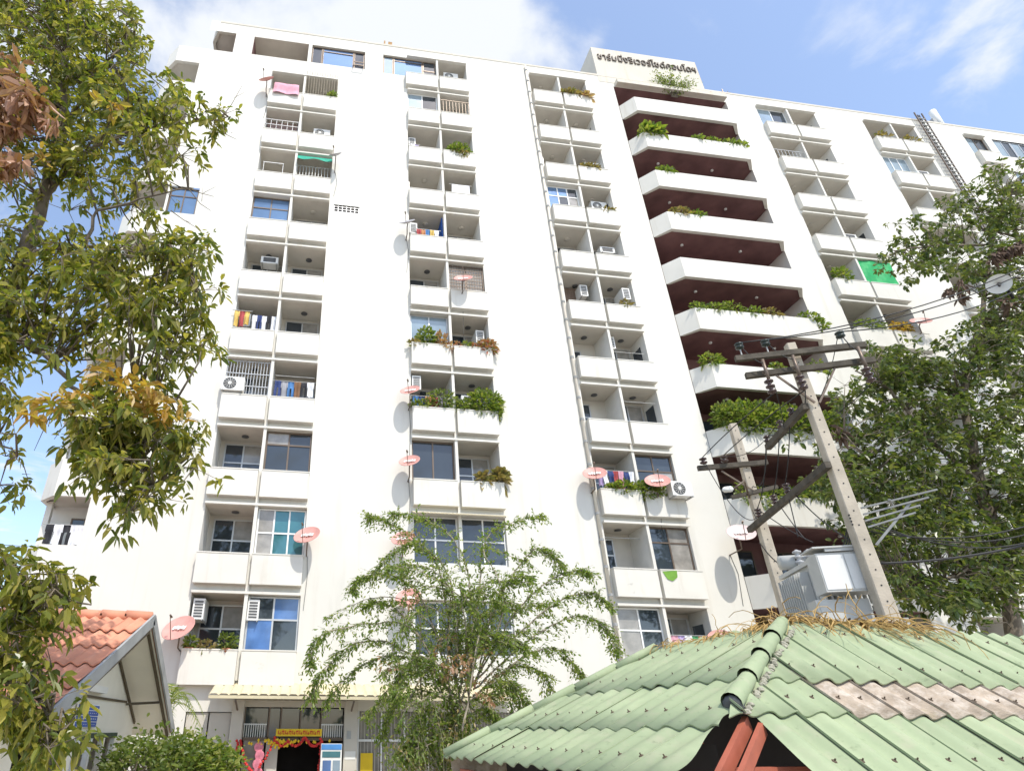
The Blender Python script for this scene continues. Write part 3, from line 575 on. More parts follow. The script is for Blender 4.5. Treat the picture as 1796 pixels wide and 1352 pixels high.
# awnings and sheets
a, b2 = bays('A')[1]
g = MB()
for i in range(10):
    for j in range(4):
        def q(i, j): return (a + .02 + i * (b2 - a - .04) / 10, F - .02 - .28 * j / 4, RT(8) - .05 - .52 * j / 4 - .06 * math.sin(i * .9) * j / 4)
        g.quad(q(i, j), q(i + 1, j), q(i + 1, j + 1), q(i, j + 1))
thing1(g, 'net_awning', mGreenC, 'torn green shade net hung across a balcony in the leftmost column', 'awning', None, True)
a, b2 = bays('E')[1]; g = MB()
for i in range(8):
    for j in range(6):
        def q(i, j): return (a + .02 + i * (b2 - a) / 8, F - .05 + .04 * math.sin(i * 1.3 + j), RT(7) - .05 - 1.5 * j / 6)
        g.quad(q(i, j), q(i + 1, j), q(i + 1, j + 1), q(i, j + 1))
thing1(g, 'green_tarpaulin', mGreenC2, 'bright green tarpaulin closing a balcony beside the right-hand tree', 'tarpaulin', None, True)
a, b2 = bays('C')[1]; g = MB(); c0 = at(1176, 1005, F - .26)
g.add([(c0.x - .28, F - .262, c0.z + .05), (c0.x + .25, F - .262, c0.z + .1), (c0.x + .22, F - .27, c0.z - .12), (c0.x + .02, F - .275, c0.z - .26), (c0.x - .15, F - .27, c0.z - .2)], [(0, 1, 2, 3, 4)])
thing1(g, 'green_rag', cloth_mat('leafgreen', (.16, .32, .05)), 'small green rag hanging over a parapet in the third column', 'rag')
x0, x1 = COLS['B']; g = MB()
for i in range(26):
    xa, xb = x0 - .05 + i * .125, x0 - .05 + (i + .55) * .125; g.add([(xa, F - .02, RT(2) + .12), (xb, F - .02, RT(2) + .12), (xb, F - .42, RT(2) - .06), (xa, F - .42, RT(2) - .06)], [(0, 1, 2, 3)])
    g.add([(xb, F - .02, RT(2) + .10), (xb + .056, F - .02, RT(2) + .10), (xb + .056, F - .42, RT(2) - .08), (xb, F - .42, RT(2) - .08)], [(0, 1, 2, 3)])
thing1(g, 'window_awning', mCanopy, 'narrow cream ribbed awning over white framed windows behind the thorny tree', 'awning')
# railings and grilles
def grille(c, r, s, dz0, dz1, n, mat, label, horiz=3, Y=F + .03, f0=0, f1=1):
    a, b = bays(c)[s]; w0 = a + (b-a)*f0; w1 = a + (b-a)*f1; e = empty('balcony_railing', ((w0+w1)/2, Y, RT(r) - dz1), label, 'railing')
    for i in range(n): MB().bar((w0 + .03 + i * (w1 - w0 - .06) / (n - 1), Y, RT(r) - dz1), (w0 + .03 + i * (w1 - w0 - .06) / (n - 1), Y, RT(r) - dz0), .018, .018).build('bar', mat, e)
    for i in range(horiz): z = RT(r) - dz1 + (dz1 - dz0) * i / max(1, horiz - 1); MB().bar((w0, Y - .015, z), (w1, Y - .015, z), .025, .025).build('rail', mat, e)
grille('A', 4, 0, .08, 1.62, 15, mAlu, 'grey security grille behind the big air conditioner in the leftmost column', 4)
grille('A', 9, 0, .6, 1.62, 7, mAlu, 'pale lattice railing with a dusty curtain in the leftmost column', 4)
grille('A', 8, 0, .62, 1.4, 2, mFrW, 'white drying frame on the third row from top, leftmost column', 2, F + .1, .12, .7)
grille('A', 8, 1, .7, 1.6, 12, mAlu, 'thin railing below the green net awning', 2)
grille('A', 10, 1, -.4, 1.6, 13, mBarkP, 'row of thin bamboo sticks rising from the top left balcony', 0, F - .1)
grille('E', 10, 0, .75, 1.6, 9, mAlu, 'thin pale railing, second highest row, fifth column', 2)
grille('C', 9, 0, .9, 1.6, 2, mAlu, 'low drying bar, left bay, third highest row, drain pipe column', 1)
grille('B', 8, 0, .9, 1.6, 2, mAlu, 'low drying bar, left bay, fourth highest row, second column', 1)
grille('B', 10, 1, .3, 1.55, 10, mFrB, 'brown railing, second highest row of the second column', 2)
# ------------------------------------------------------------------ plants on balconies
def bp(c, r, s, fx, up_, rad, n, size, mat, label, **k):
    a, b = bays(c)[s] if c != 'D' else (DX0 + .6, DX1 - .6); yy = F - .12 if c != 'D' else F - .48
    zt = RT(r) - (1.62 if c != 'D' else 1.68)
    return plant((a + (b - a) * fx, yy, zt + up_), rad, n, size, mat, label + ', ' + where(c, r, s if c != 'D' else None), **k)
bp('A', 10, 1, .85, .22, (.16, .12, .25), 60, .22, LM_bush, 'small green plant')
bp('A', 1, 0, .12, .22, (.12, .12, .17), 70, .16, LM_bush, 'potted seedling', pot=.13)
bp('A', 1, 0, .42, .12, (.3, .12, .12), 90, .14, LM_grass, 'yellowing low plant')
bp('A', 1, 0, .78, .26, (.26, .14, .22), 160, .14, LM_bush, 'dark leafy plant', pot=.15)
bp('B', 9, 1, .52, .22, (.60, .25, .42), 620, .15, LM_bush, 'bushy plant spilling over the parapet')
bp('B', 9, 1, .55, -.05, (.45, .2, .33), 260, .14, LM_grass, 'withered lower part of the hanging plant')
bp('B', 5, 0, .4, .4, (.34, .14, .42), 260, .17, LM_bush, 'leafy climber before pale glass'); bp('B', 5, 0, .78, .35, (.2, .12, .33), 130, .17, LM_coral, 'reddish climber before pale glass')
bp('B', 5, 0, .96, .0, (.2, .16, .2), 110, .16, LM_coral, 'coral flowering plant over the parapet'); bp('B', 5, 0, .1, .06, (.22, .1, .12), 60, .2, LM_grass, 'thin grassy plant')
bp('B', 5, 1, .14, .14, (.14, .1, .14), 60, .14, LM_red, 'red flower', pot=.12); bp('B', 5, 1, .34, .18, (.15, .1, .18), 60, .15, LM_brite, 'light green plant', pot=.12); bp('B', 5, 1, .5, .14, (.1, .1, .12), 40, .14, LM_red, 'orange flower', pot=.11)
bp('B', 5, 1, .88, .15, (.42, .24, .38), 380, .15, LM_red, 'large red flowering plant over the parapet')
bp('B', 4, 1, .72, .42, (.70, .28, .60), 1150, .15, LM_brite, 'large yellow green shrub spilling over'); bp('B', 4, 1, .2, .22, (.34, .18, .28), 260, .15, LM_bush, 'green shrub')
bp('B', 4, 0, .72, .45, (.55, .16, .42), 320, .14, LM_bush, 'loose trailing plant'); bp('B', 4, 0, .2, .16, (.4, .14, .18), 200, .14, LM_bush, 'low green plant'); bp('B', 4, 1, .95, .1, (.25, .2, .35), 220, .13, LM_brite, 'overhanging end of the shrub')
bp('B', 3, 1, .55, .16, (.2, .1, .16), 70, .3, LM_grass, 'dry grass tuft'); bp('B', 3, 1, .93, .2, (.2, .14, .26), 140, .32, LM_grass, 'tall withered grass')
bp('C', 11, 1, .35, .2, (.5, .14, .22), 180, .26, LM_grass, 'withered grass'); bp('C', 11, 1, .85, .15, (.25, .16, .22), 120, .26, LM_coral, 'brown withered shrub')
bp('C', 9, 1, .45, .14, (.5, .14, .16), 170, .2, LM_grass, 'dry brown plants')
bp('C', 8, 1, .7, .12, (.3, .1, .12), 70, .18, LM_grass, 'withered pot plant')
bp('C', 6, 1, .62, .2, (.24, .12, .2), 80, .16, LM_grass, 'small dry plant')
bp('C', 3, 0, .6, .14, (.60, .22, .24), 480, .15, LM_brite, 'hanging light green shrub'); bp('C', 3, 1, .12, .05, (.55, .26, .36), 560, .15, LM_brite, 'dense green shrub over the parapet'); bp('C', 3, 1, .5, .1, (.36, .2, .2), 220, .14, LM_bush, 'green shrub below the dish')
bp('C', 1, 1, .3, .04, (.35, .16, .12), 120, .14, LM_grass, 'dry plants on the parapet')
bp('E', 7, 0, .35, .4, (.45, .2, .45), 300, .16, LM_brite, 'leafy shrub'); bp('E', 6, 0, .55, .3, (.8, .2, .3), 260, .16, LM_bush, 'row of shrubs'); bp('E', 6, 1, .35, .3, (.6, .2, .3), 220, .16, LM_orange, 'orange shrubs')
bp('F', 11, 0, .4, .25, (.5, .15, .25), 90, .2, LM_grass, 'dry plants'); bp('F', 11, 1, .5, .25, (.5, .15, .25), 90, .2, LM_grass, 'withered plants')
# plants of the wide balconies
bp('D', 10, 0, .10, .28, (.62, .2, .36), 190, .34, LM_brite, 'bright large-leaved shrub', ratio=.6); bp('D', 10, 0, .02, .05, (.35, .25, .22), 70, .25, LM_bush, 'green creeper at the corner')
for i, (fx, rd, mt, nm) in enumerate(((.55, .3, LM_bush, 'low green plant'), (.7, .36, LM_brite, 'light green plant'), (.88, .42, LM_bush, 'dark green plant'), (.98, .35, LM_brite, 'trailing green plant'))): bp('D', 10, 0, fx, .12, (rd, .16, .22), 90, .2, mt, f'{NTH[i]} {nm}')
bp('D', 9, 0, .12, .2, (.45, .18, .26), 190, .18, LM_brite, 'yellow green shrub'); bp('D', 8, 0, .14, .14, (.55, .22, .28), 260, .18, LM_grass, 'yellowing shrub'); bp('D', 8, 0, .3, .1, (.4, .2, .2), 120, .18, LM_brite, 'green shrub')
for i, (fx, rd, h, mt, nm) in enumerate(((.04, .35, .16, LM_bush, 'green creeper'), (.2, .5, .22, LM_bush, 'leafy shrub'), (.34, .5, .36, LM_brite, 'bright shrub'), (.5, .4, .2, LM_bush, 'dark shrub'), (.66, .5, .22, LM_grass, 'dry shrub'), (1.0, .55, .22, LM_bush, 'overhanging creeper'), (1.05, .4, -.25, LM_brite, 'trailing creeper'))): bp('D', 6, 0, fx, h * .7, (rd, .2, max(.22, h)), 170, .16, mt, f'{NTH[i]} {nm}')
bp('D', 5, 0, .02, .2, (.5, .24, .32), 320, .17, LM_brite, 'bright green shrub'); bp('D', 5, 0, .55, .14, (.3, .14, .2), 90, .17, LM_brite, 'small green plant'); bp('D', 5, 0, .9, .3, (.4, .14, .4), 70, .2, LM_brite, 'thin leafy plant')
for i, (fx, rx, rz) in enumerate(((.03, .6, .55), (.16, .8, .72), (.32, .8, .70), (.48, .8, .62), (.63, .7, .5), (.78, .6, .4))):
    bp('D', 4, 0, fx, .42, (rx, .5, rz * 1.15), 900, .17, LM_brite if i % 2 else LM_bush, f'large yellow green shrub, {NTH[i]}')
for i, (fx, dz, rx, rz) in enumerate(((.0, -.1, .35, .5), (.1, -.35, .3, .5), (.2, -.15, .5, .3), (.34, -.1, .5, .32), (.5, .1, .5, .35), (.7, .1, .4, .25))):
    bp('D', 3, 0, fx, dz + .2, (rx, .3, rz), 300, .14, LM_brite if i % 2 else LM_bush, f'hanging vine, {NTH[i]}')
# wispy shrub growing out of the roof sign wall
c0 = at(1175, 145, F - .3); e = empty('roof_shrub', (c0.x, F - .1, c0.z - 1), 'wispy wild shrub growing from the roof wall below the lettering', 'shrub')
b = MB(); Pn = []
for i in range(46):
    an = random.uniform(-.9, .9); l = random.uniform(.7, 2.1); st = Vector((c0.x + .2 + random.uniform(-.2, .2), F - .05, c0.z - .9))
    en = st + Vector((math.sin(an) * l * 1.0 + .15, -random.random() * .5, math.cos(an) * l)); md = (st + en) / 2 + Vector((random.uniform(-.1, .1), -.1, .1)); b.tube([st, md, en], .012, 4, .004)
    for k in range(34):
        t = random.uniform(.35, 1); Pn.append(st.lerp(en, t) + Vector((random.gauss(0, .09), random.gauss(0, .08), random.gauss(0, .09))))
b.build('stem', mBark, e); Pn = np.array(Pn); link('foliage', leaf_mesh('foliage', Pn, rdir(len(Pn)), .07 + .06 * rng.random(len(Pn)), .5, LM_bush), e)
# ------------------------------------------------------------------ shop front at ground level
sh = MB().box(-1.95, -1.63, F - .18, F - .004, 0, 3.2).box(1.17, 1.54, F - .18, F - .004, 0, 3.2).box(-1.64, 1.18, F - .1, F - .004, 3.03, 3.2).build('shop_front', mShop, bld)
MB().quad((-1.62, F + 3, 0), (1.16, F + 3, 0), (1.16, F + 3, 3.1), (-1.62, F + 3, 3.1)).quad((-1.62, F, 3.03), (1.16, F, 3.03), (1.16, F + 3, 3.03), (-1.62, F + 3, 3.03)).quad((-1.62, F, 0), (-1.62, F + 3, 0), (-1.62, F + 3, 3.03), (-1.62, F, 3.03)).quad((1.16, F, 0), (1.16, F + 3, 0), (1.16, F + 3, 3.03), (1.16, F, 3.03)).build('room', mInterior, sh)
for i, (x0, x1) in enumerate(((-1.6, -.95), (-.93, -.62), (-.6, -.08), (-.06, .5), (.52, 1.14))):
    MB().box(x0 + .02, x1 - .02, F + .03, F + .036, 2.3 if i not in (1,) else 1.0, 3.0).build('transom_pane', mGlass, sh); MB().box(x0 - .02, x0 + .02, F, F + .06, 2.2, 3.03).build('mullion', mFrB, sh)
MB().box(-1.6, 1.14, F + .0, F + .07, 2.2, 2.28).build('transom_rail', mFrB, sh)
for x0, x1 in ((-1.58, -.95), (.55, 1.12)):
    for i in range(10): MB().bar((x0 + i * .062, F + .01, 2.28), (x0 + i * .062, F + .01, 2.62), .02, .02).build('grille_bar', mAlu, sh)
    MB().bar((x0 - .02, F + .008, 2.6), (x0 + .6, F + .008, 2.6), .03, .03).build('grille_rail', mAlu, sh)
MB().box(-1.56, -1.0, F + .03, F + .04, .2, 2.2).build('side_pane', mGlassC, sh); MB().box(-.95, -.62, F - .01, F + .05, 0, 2.2).build('door_post', mShop, sh)
MB().box(1.55, 6.2, F + .10, F + .14, .8, 2.95).build('window_backing', mGlassC, sh)
for i in range(8): MB().box(1.56 + i * .66, 1.6 + i * .66, F + .03, F + .09, .8, 2.95).build('mullion', mFrW, sh)
for i in range(7):
    MB().box(1.6 + i * .66, 2.22 + i * .66, F + .04, F + .08, 2.18, 2.24).build('transom', mFrW, sh)
    for j in range(6): MB().bar((1.66 + i * .66 + j * .1, F + .05, .8), (1.66 + i * .66 + j * .1, F + .05, 2.95), .012, .012).build('grille_bar', mShop, sh)
for i in range(2): MB().box(-3.18 + i * .62, -2.6 + i * .62, F + .05, F + .08, 2.0, 2.88).build('shutter_panel', mShop, sh); MB().box(-3.18 + i * .62, -2.6 + i * .62, F + .05, F + .08, .9, 1.96).build('window_pane', mGlass, sh)
MB().box(1.24, 1.36, F - .2, F - .182, 2.25, 2.45).build('meter_box', mMetal, sh); MB().box(1.2, 1.5, F - .19, F - .181, 1.75, 1.95).build('notice', mWhiteP, sh)
MB().box(1.66, 2.0, F + .02, F + .03, 1.3, 1.9).build('yellow_poster', mYellow, sh); MB().box(1.6, 2.1, F + .01, F + .02, .95, 1.35).build('green_poster', cloth_mat('shopgreen', (.03, .22, .10)), sh)
ca = empty('ribbed_canopy', (1.5, F - .6, 3.3), 'cream ribbed metal canopy above the shop entrance', 'canopy')
for i in range(33):
    x = -2.5 + i * .26; MB().add([(x, F - .01, 3.62), (x + .06, F - .01, 3.66), (x + .2, F - .01, 3.66), (x + .26, F - .01, 3.62), (x, F - 1.1, 3.28), (x + .06, F - 1.1, 3.32), (x + .2, F - 1.1, 3.32), (x + .26, F - 1.1, 3.28)], [(0, 1, 5, 4), (1, 2, 6, 5), (2, 3, 7, 6)]).build('canopy_sheet', mCanopy, ca)
MB().box(-2.5, 6.05, F - 1.09, F - 1.06, 3.2, 3.275).build('fascia', mCanopy, ca)
for x in (-1.8, 1.35, 4.2): MB().bar((x, F - .2, 2.95), (x, F - 1.04, 3.16), .04, .04).build('bracket', mFrB, ca)
bn = empty('shop_banner', (-.1, F - .25, 2.3), 'yellow banner with red lettering over the shop door', 'banner')
MB().box(-.70, .55, F - .26, F - .25, 2.31, 2.49).build('cloth', mYellow, bn)
lt = MB()
for i in range(12): xx = -.64 + i * .096; lt.box(xx, xx + .02, F - .268, F - .261, 2.36, 2.45).box(xx + .025, xx + .07, F - .268, F - .261, 2.42 if i % 2 else 2.36, 2.45 if i % 2 else 2.38).box(xx + .05, xx + .07, F - .268, F - .261, 2.35, 2.42)
lt.build('lettering', mRed, bn)
g = MB()
for x0, x1, z0, z1 in ((-.72, -.35, 2.28, 2.2), (-.35, .1, 2.2, 2.28), (.1, .56, 2.28, 2.2), (-.72, -1.62, 2.2, .9), (-1.62, -1.25, 2.2, 1.5), (-1.68, -1.74, 2.2, 1.4), (.54, .5, 2.25, .9)):
    for k in range(26):
        t = k / 25; sg = -.16 * math.sin(math.pi * t); g.lathe((x0 + (x1 - x0) * t + random.gauss(0, .015), F - .3 + random.gauss(0, .02), z0 + (z1 - z0) * t + sg), [(.008, -.035), (.042, -.01), (.03, .025), (.008, .035)], 5, (random.random() - .5, random.random() - .5, 1))
thing1(g, 'paper_garland', mRed, 'red paper garland looped round the shop entrance', 'garland')
g = MB()
for k in range(60): g.lathe((-.72 + random.gauss(.2, .35), F - .3, 2.22 - abs(random.gauss(0, .08))), [(.01, -.04), (.04, 0), (.01, .04)], 5)
for cx in (): g.lathe((cx, F - .28, 2.55), [(.02, -.02), (.13, -.01), (.13, .01), (.02, .02)], 12, (0, 1, 0))
thing1(g, 'flower_garland', mYellow, 'yellow tassels hanging under the shop banner', 'garland')
g = empty('pink_decorations', (-1.15, F - .3, 1), 'column of pink paper fans beside the shop door', 'decoration')
for k in range(6): MB().lathe((-1.12 + .04 * (k % 2), F - .3, 2.05 - k * .2), [(.02, -.02), (.12, -.015), (.13, .01), (.03, .04)], 10, (0, 1, .1)).build('paper_fan', mPink, g)
fr = empty('drinks_fridge', (.82, F - .35, 0), 'white and blue glass-door drinks fridge by the shop entrance', 'fridge')
MB().box(.54, 1.1, F - .62, F - .05, .1, 2.14).build('cabinet', mWhiteP, fr); MB().box(.55, 1.09, F - .63, F - .622, 2.0, 2.13).build('header', mLtBlue, fr)
MB().box(.60, .82, F - .63, F - .622, .3, 1.75).build('door', mGlassBC, fr); MB().box(.87, 1.06, F - .63, F - .622, .3, 1.75).build('door', mGlassL, fr); MB().box(.58, 1.06, F - .63, F - .622, 1.82, 1.96).build('label_panel', mGlassT, fr)
# ------------------------------------------------------------------ orange-roofed house
hs = empty('orange_roof_house', (-6, 12, 0), 'small cream house with an orange tiled gable roof', 'house')
def wave_sheet(name, wu, lv, waves, amp, mat, lift=.03, seg=6, th=.012):
    b = MB(); n = waves * seg
    for i in range(n + 1):
        u = wu * i / n; z = amp * math.cos(2 * math.pi * waves * i / n)
        for v, l in ((0, 0), (lv, lift)): b.v.append((u, v, z + l))
        b.v.append((u, lv, z + lift - th))
    for i in range(n): a = i * 3; c = a + 3; b.f += [(a, c, c + 1, a + 1), (a + 1, c + 1, c + 2, a + 2)]
    me = bpy.data.meshes.new(name); me.from_pydata(b.v, [], b.f); me.materials.append(mat); me.polygons.foreach_set('use_smooth', [i % 2 == 0 for i in range(len(me.polygons))]); return me
def slope_mat(o, u, v):
    u, v = Vector(u).normalized(), Vector(v).normalized(); n = u.cross(v); n = n if n.z > 0 else -n
    return Matrix(((u.x, v.x, n.x, o[0]), (u.y, v.y, n.y, o[1]), (u.z, v.z, n.z, o[2]), (0, 0, 0, 1)))
tf, tb = .43, .53; YA, ZA, XG = 12.34, 4.39, -3.0
tl = wave_sheet('roof_tile', .425, .98, 2, .030, mOrange, .045, 6, .02)
sl_ = math.hypot(1, tf)
for k in range(5):
    for i in range(24):
        y = YA - .05 - k * .80; o = (XG - .42 - i * .41, y, ZA - (YA - y) * tf + rng.normal() * .003)
        link('roof_tile', tl, hs, slope_mat(o, (1, 0, rng.normal() * .004), (0, -1, -tf + rng.normal() * .004)))
for i in range(22): MB().tube([(XG - .02 - i * .45, YA, ZA + .015), (XG - .5 - i * .45, YA, ZA + .035)], .10, 10).build('ridge_tile', mOrange, hs, True)
MB().add([(XG, YA, ZA - .06), (XG, 16, ZA - .06 - 3.66 * tb), (-13, 16, ZA - .06 - 3.66 * tb), (-13, YA, ZA - .06)], [(0, 1, 2, 3)]).build('back_roof_slope', mOrange, hs)
# soffits under both slopes, barge boards, gable wall
MB().add([(XG - .02, YA, ZA - .13), (XG - .02, 15.95, ZA - .13 - 3.61 * tb), (-13, 15.95, ZA - .13 - 3.61 * tb), (-13, YA, ZA - .13)], [(0, 1, 2, 3)]).build('soffit', mCream, hs)
MB().add([(XG - .02, YA, ZA - .12), (XG - .02, 8.3, ZA - .12 - 4.04 * tf), (-13, 8.3, ZA - .12 - 4.04 * tf), (-13, YA, ZA - .12)], [(0, 1, 2, 3)]).build('soffit', mCream, hs)
MB().bar((XG + .03, YA + .02, ZA - .03), (XG + .03, 8.2, ZA - .05 - 4.14 * tf), .04, .2).build('barge_board', mFascia, hs)
MB().bar((XG + .03, YA - .02, ZA - .03), (XG + .03, 16.0, ZA - .05 - 3.66 * tb), .04, .2).build('barge_board', mFascia, hs)
MB().bar((XG - .08, YA + .1, ZA - .2), (XG - .08, 15.95, ZA - .2 - 3.51 * tb), .05, .07).build('trim_strip', mTrim, hs)
MB().bar((XG - .03, YA + .05, ZA - .24), (XG - .03, 8.3, ZA - .22 - 4.0 * tf), .03, .05).build('trim_strip', mTrim, hs)
XW = -3.72
gw = [(8.6, 0), (15.3, 0), (15.3, ZA - .15 - 2.96 * tb), (YA, ZA - .15), (8.6, ZA - .15 - 3.74 * tf)]
# gable wall with a doorway
dw = (11.0, 14.0, 2.38)
MB().add([(XW, 8.6, 2.38), (XW, 15.3, 2.38), (XW, 15.3, gw[2][1]), (XW, YA, gw[3][1]), (XW, 8.6, gw[4][1])], [(0, 1, 2, 3, 4)]).build('gable_wall', mCream, hs)
for y0, y1 in ((14.1, 15.3), (8.6, 9.4), (11.4, 11.65)): MB().box(XW - .15, XW, y0, y1, 0, 2.379).build('wall_pier', mCream, hs)
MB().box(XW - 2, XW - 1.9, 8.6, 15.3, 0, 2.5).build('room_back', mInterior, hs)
MB().box(-13, XW, 8.62, 8.75, 0, 2.55).build('front_wall', mCream, hs); MB().box(-13, XW - .2, 15.1, 15.25, 0, 2.6).build('back_wall', mCream, hs)
MB().box(XW - .1, XW + .03, 11.75, 14.05, 2.33, 2.41).build('door_head', M('dark_green_frame', (.02, .05, .03), .5), hs)
for y in (11.8, 12.45, 13.2, 13.95): MB().box(XW - .08, XW + .02, y, y + .09, 0, 2.33).build('door_post', mFrW if y < 12.5 else mCream, hs)
MB().bar((XW + .03, YA - .0, ZA - .25), (XW + .03, 15.25, ZA - .25 - 2.91 * tb), .03, .06).build('trim_strip', mTrim, hs)
MB().bar((XW + .02, 10.6, 2.98), (XW + .02, 14.3, 2.98), .03, .04).build('trim_strip', mTrim, hs)
MB().bar((XW + .02, 14.3, 2.94), (XG - .1, 14.6, 2.99), .03, .05).build('trim_strip', mTrim, hs)
lm = MB().box(XW + .03, XW + .12, 11.2, 12.5, 3.05, 3.16).build('tube_lamp', mWhiteP, hs)
sg = empty('blue_notice_board', (XW, 11.9, 2.5), 'blue notice board with white lines of text on the gable wall', 'sign')
MB().box(XW + .03, XW + .05, 11.3, 12.45, 2.5, 2.86).build('board', mFrW, sg)
for i in range(4):
    MB().box(XW + .052, XW + .056, 11.32, 12.43, 2.508 + i * .087, 2.582 + i * .087).build('blue_band', mBlue, sg)
    q = MB()
    for k in range(9): q.box(XW + .058, XW + .06, 11.4 + k * .11, 11.4 + k * .11 + (.05 if i % 2 else .03), 2.54 + i * .087, 2.552 + i * .087)
    q.build('lettering', mFrW, sg)
# ------------------------------------------------------------------ green corrugated roof
gr = empty('green_roof_shed', (6, 6, 0), 'open shed with a green corrugated hipped roof on red steel', 'shed')
T = Vector((5.595, 6.626, 3.594)); RA = math.radians(8); E1 = Vector((math.cos(RA), math.sin(RA), 0)); E2 = Vector((-math.sin(RA), math.cos(RA), 0))
TR_, TL_ = .839, .4583; HQ = TL_ / TR_                      # right and left slopes; the hip runs q = HQ * p from T
def LW(p, q, z): v = T + E1 * p + E2 * q; return Vector((v.x, v.y, z))
def zR(q): return T.z + TR_ * q
def zL(p): return T.z + TL_ * p
K = LW(-2.07, -1.13, T.z - .949)
def sheet(o, u, v, wu, lv, mat, clip, lift, amp=.029, seam=1.0):
    u, v = Vector(u).normalized(), Vector(v).normalized(); n = u.cross(v); n = n if n.z > 0 else -n; o = Vector(o)
    bm = bmesh.new(); NW = 20; rows = []
    jz = rng.normal() * .004; jl = rng.normal() * .014; tw = rng.normal() * .006
    for j, vv in enumerate((0, lv * .5, lv + jl)):
        rr = []
        for i in range(NW + 1):
            ph = 2 * math.pi * 2 * i / NW; c = math.cos(ph); z = amp * (c if c < 0 else c ** .8) + lift * vv / lv + jz + tw * i / NW + seam * (.022 if i == 0 else .011 if i == 1 else 0)
            rr.append(bm.verts.new(o + u * (wu * i / NW) + v * vv + n * z))
        rows.append(rr)
    low = [bm.verts.new(p.co - n * .014) for p in rows[-1]]
    for j in range(2):
        for i in range(NW): bm.faces.new((rows[j][i], rows[j][i + 1], rows[j + 1][i + 1], rows[j + 1][i])).smooth = True
    for i in range(NW): bm.faces.new((rows[2][i], rows[2][i + 1], low[i + 1], low[i]))
    for j in range(2):
        a, b = rows[j][0], rows[j + 1][0]; c = bm.verts.new(a.co - n * (.004 + .016 * seam)); d = bm.verts.new(b.co - n * (.004 + .016 * seam)); bm.faces.new((a, b, d, c))
    for co, no in clip: bmesh.ops.bisect_plane(bm, geom=bm.verts[:] + bm.edges[:] + bm.faces[:], plane_co=co, plane_no=no, clear_outer=True)
    if not bm.faces: bm.free(); return
    bmesh.ops.recalc_face_normals(bm, faces=bm.faces)
    me = bpy.data.meshes.new('roof_sheet'); bm.to_mesh(me); bm.free(); me.materials.append(mat); link('roof_sheet', me, gr)
WU = .594; hipd = E1 + E2 * HQ; nhip = Vector((-hipd.y, hipd.x, 0)).normalized()        # points to the left-slope side
cutR = (LW(-1.9, -1.3, 0), -E1)
for k, (qa, qb) in enumerate(((.04, -.84), (-.74, -1.20), (-1.10, -2.02))):
    for i in range(18):
        p = -3.3 + i * WU; clip = [(T, nhip)]
        if k == 2: clip.append((LW(-1.93, -1.3, 0), (-E1 + E2 * .12).normalized()))
        sheet(LW(p, qa, zR(qa) + .03), E1, -E2 - Vector((0, 0, TR_)), WU + .02, (qa - qb) * math.hypot(1, TR_), mGreyR if (k == 1 and p > -1.1) else mGreenR, clip, .03)
farn = Vector((0, 0, 0)); fa, fb = LW(-3.19, 3.11, 0), LW(-.16, 2.14, 0); fd = fb - fa; farn = Vector((-fd.y, fd.x, 0)).normalized(); farn = farn if farn.dot(E2) > 0 else -farn
for k, (pa, pb) in enumerate(((.04, -1.50), (-1.40, -2.46), (-2.36, -3.20))):
    for i in range(10):
        q = -2.2 + i * WU; clip = [(T, -nhip), (fa, farn)]
        if k == 2: clip.append((K, (-E2 + E1 * .40).normalized()))
        sheet(LW(pa, q, zL(pa) + .03), E2, -E1 - Vector((0, 0, TL_)), WU + .02, (pa - pb) * math.hypot(1, TL_), mGreenR, clip, .022, .021, .15)
nc = 4; hd = K - T
for i in range(nc):
    a = T + hd * (i / nc) + Vector((0, 0, .06)); b = T + hd * ((i + 1.03) / nc) + Vector((0, 0, .078))
    MB().tube([a, b], .072, 14, .088, cap=False).build('hip_cap', mGreenR, gr, True)
    m0 = MB(); side = -nhip
    for t_ in np.linspace(0, .98, 9): q = a.lerp(b, t_); m0.lathe(q + side * (.085 + .02 * random.random()) - Vector((0, 0, .075)), [(.02, -.02), (.036, -.012), (.028, .014), (.01, .024)], 6, (random.random() - .5, random.random() - .5, 1))
    m0.build('mortar_bedding', mMortar, gr)
MB().lathe(K + Vector((0, 0, .05)), [(.04, -.06), (.085, -.04), (.08, .01), (.05, .02)], 12, hd).build('cap_end_plug', mGreyP, gr, True)
for i in range(5):
    a = LW(-3.19, 3.11, zL(-3.19)).lerp(LW(-.16, 2.14, zL(-.16)), i / 5); b = LW(-3.19, 3.11, zL(-3.19)).lerp(LW(-.16, 2.14, zL(-.16)), (i + 1.03) / 5)
    MB().tube([a + Vector((0, 0, .06)), b + Vector((0, 0, .075))], .065, 8).build('verge_cap', mGreenR, gr, True)
zt = T.z - .03
MB().add([LW(.03, .03, zt), LW(8, .03, zt), LW(8, 1.0, zt - .1), LW(1.2, 1.0, zt - .1), LW(-.1, 2.12, zt)], [(0, 1, 2, 3, 4)]).build('roof_top_sheet', mGreyR, gr)
MB().add([LW(-.1, 2.12, zt), LW(1.2, 1.0, zt - .1), LW(8, 1.0, zt - .1), LW(8, 1.05, 1.6), LW(1.25, 1.05, 1.6), LW(-.05, 2.2, 1.6), LW(-3.1, 3.1, zL(-3.1) - .08), LW(-3.0, 3.12, 1.6)], [(0, 1, 4, 5), (1, 2, 3, 4), (0, 5, 7, 6)]).build('rear_wall', mGreyR, gr)
sc = MB()
def screw(p, n): sc.lathe(Vector(p) + Vector(n).normalized() * .035, [(.022, 0), (.018, .006), (.006, .009), (.006, .026), (.002, .028)], 6, n)
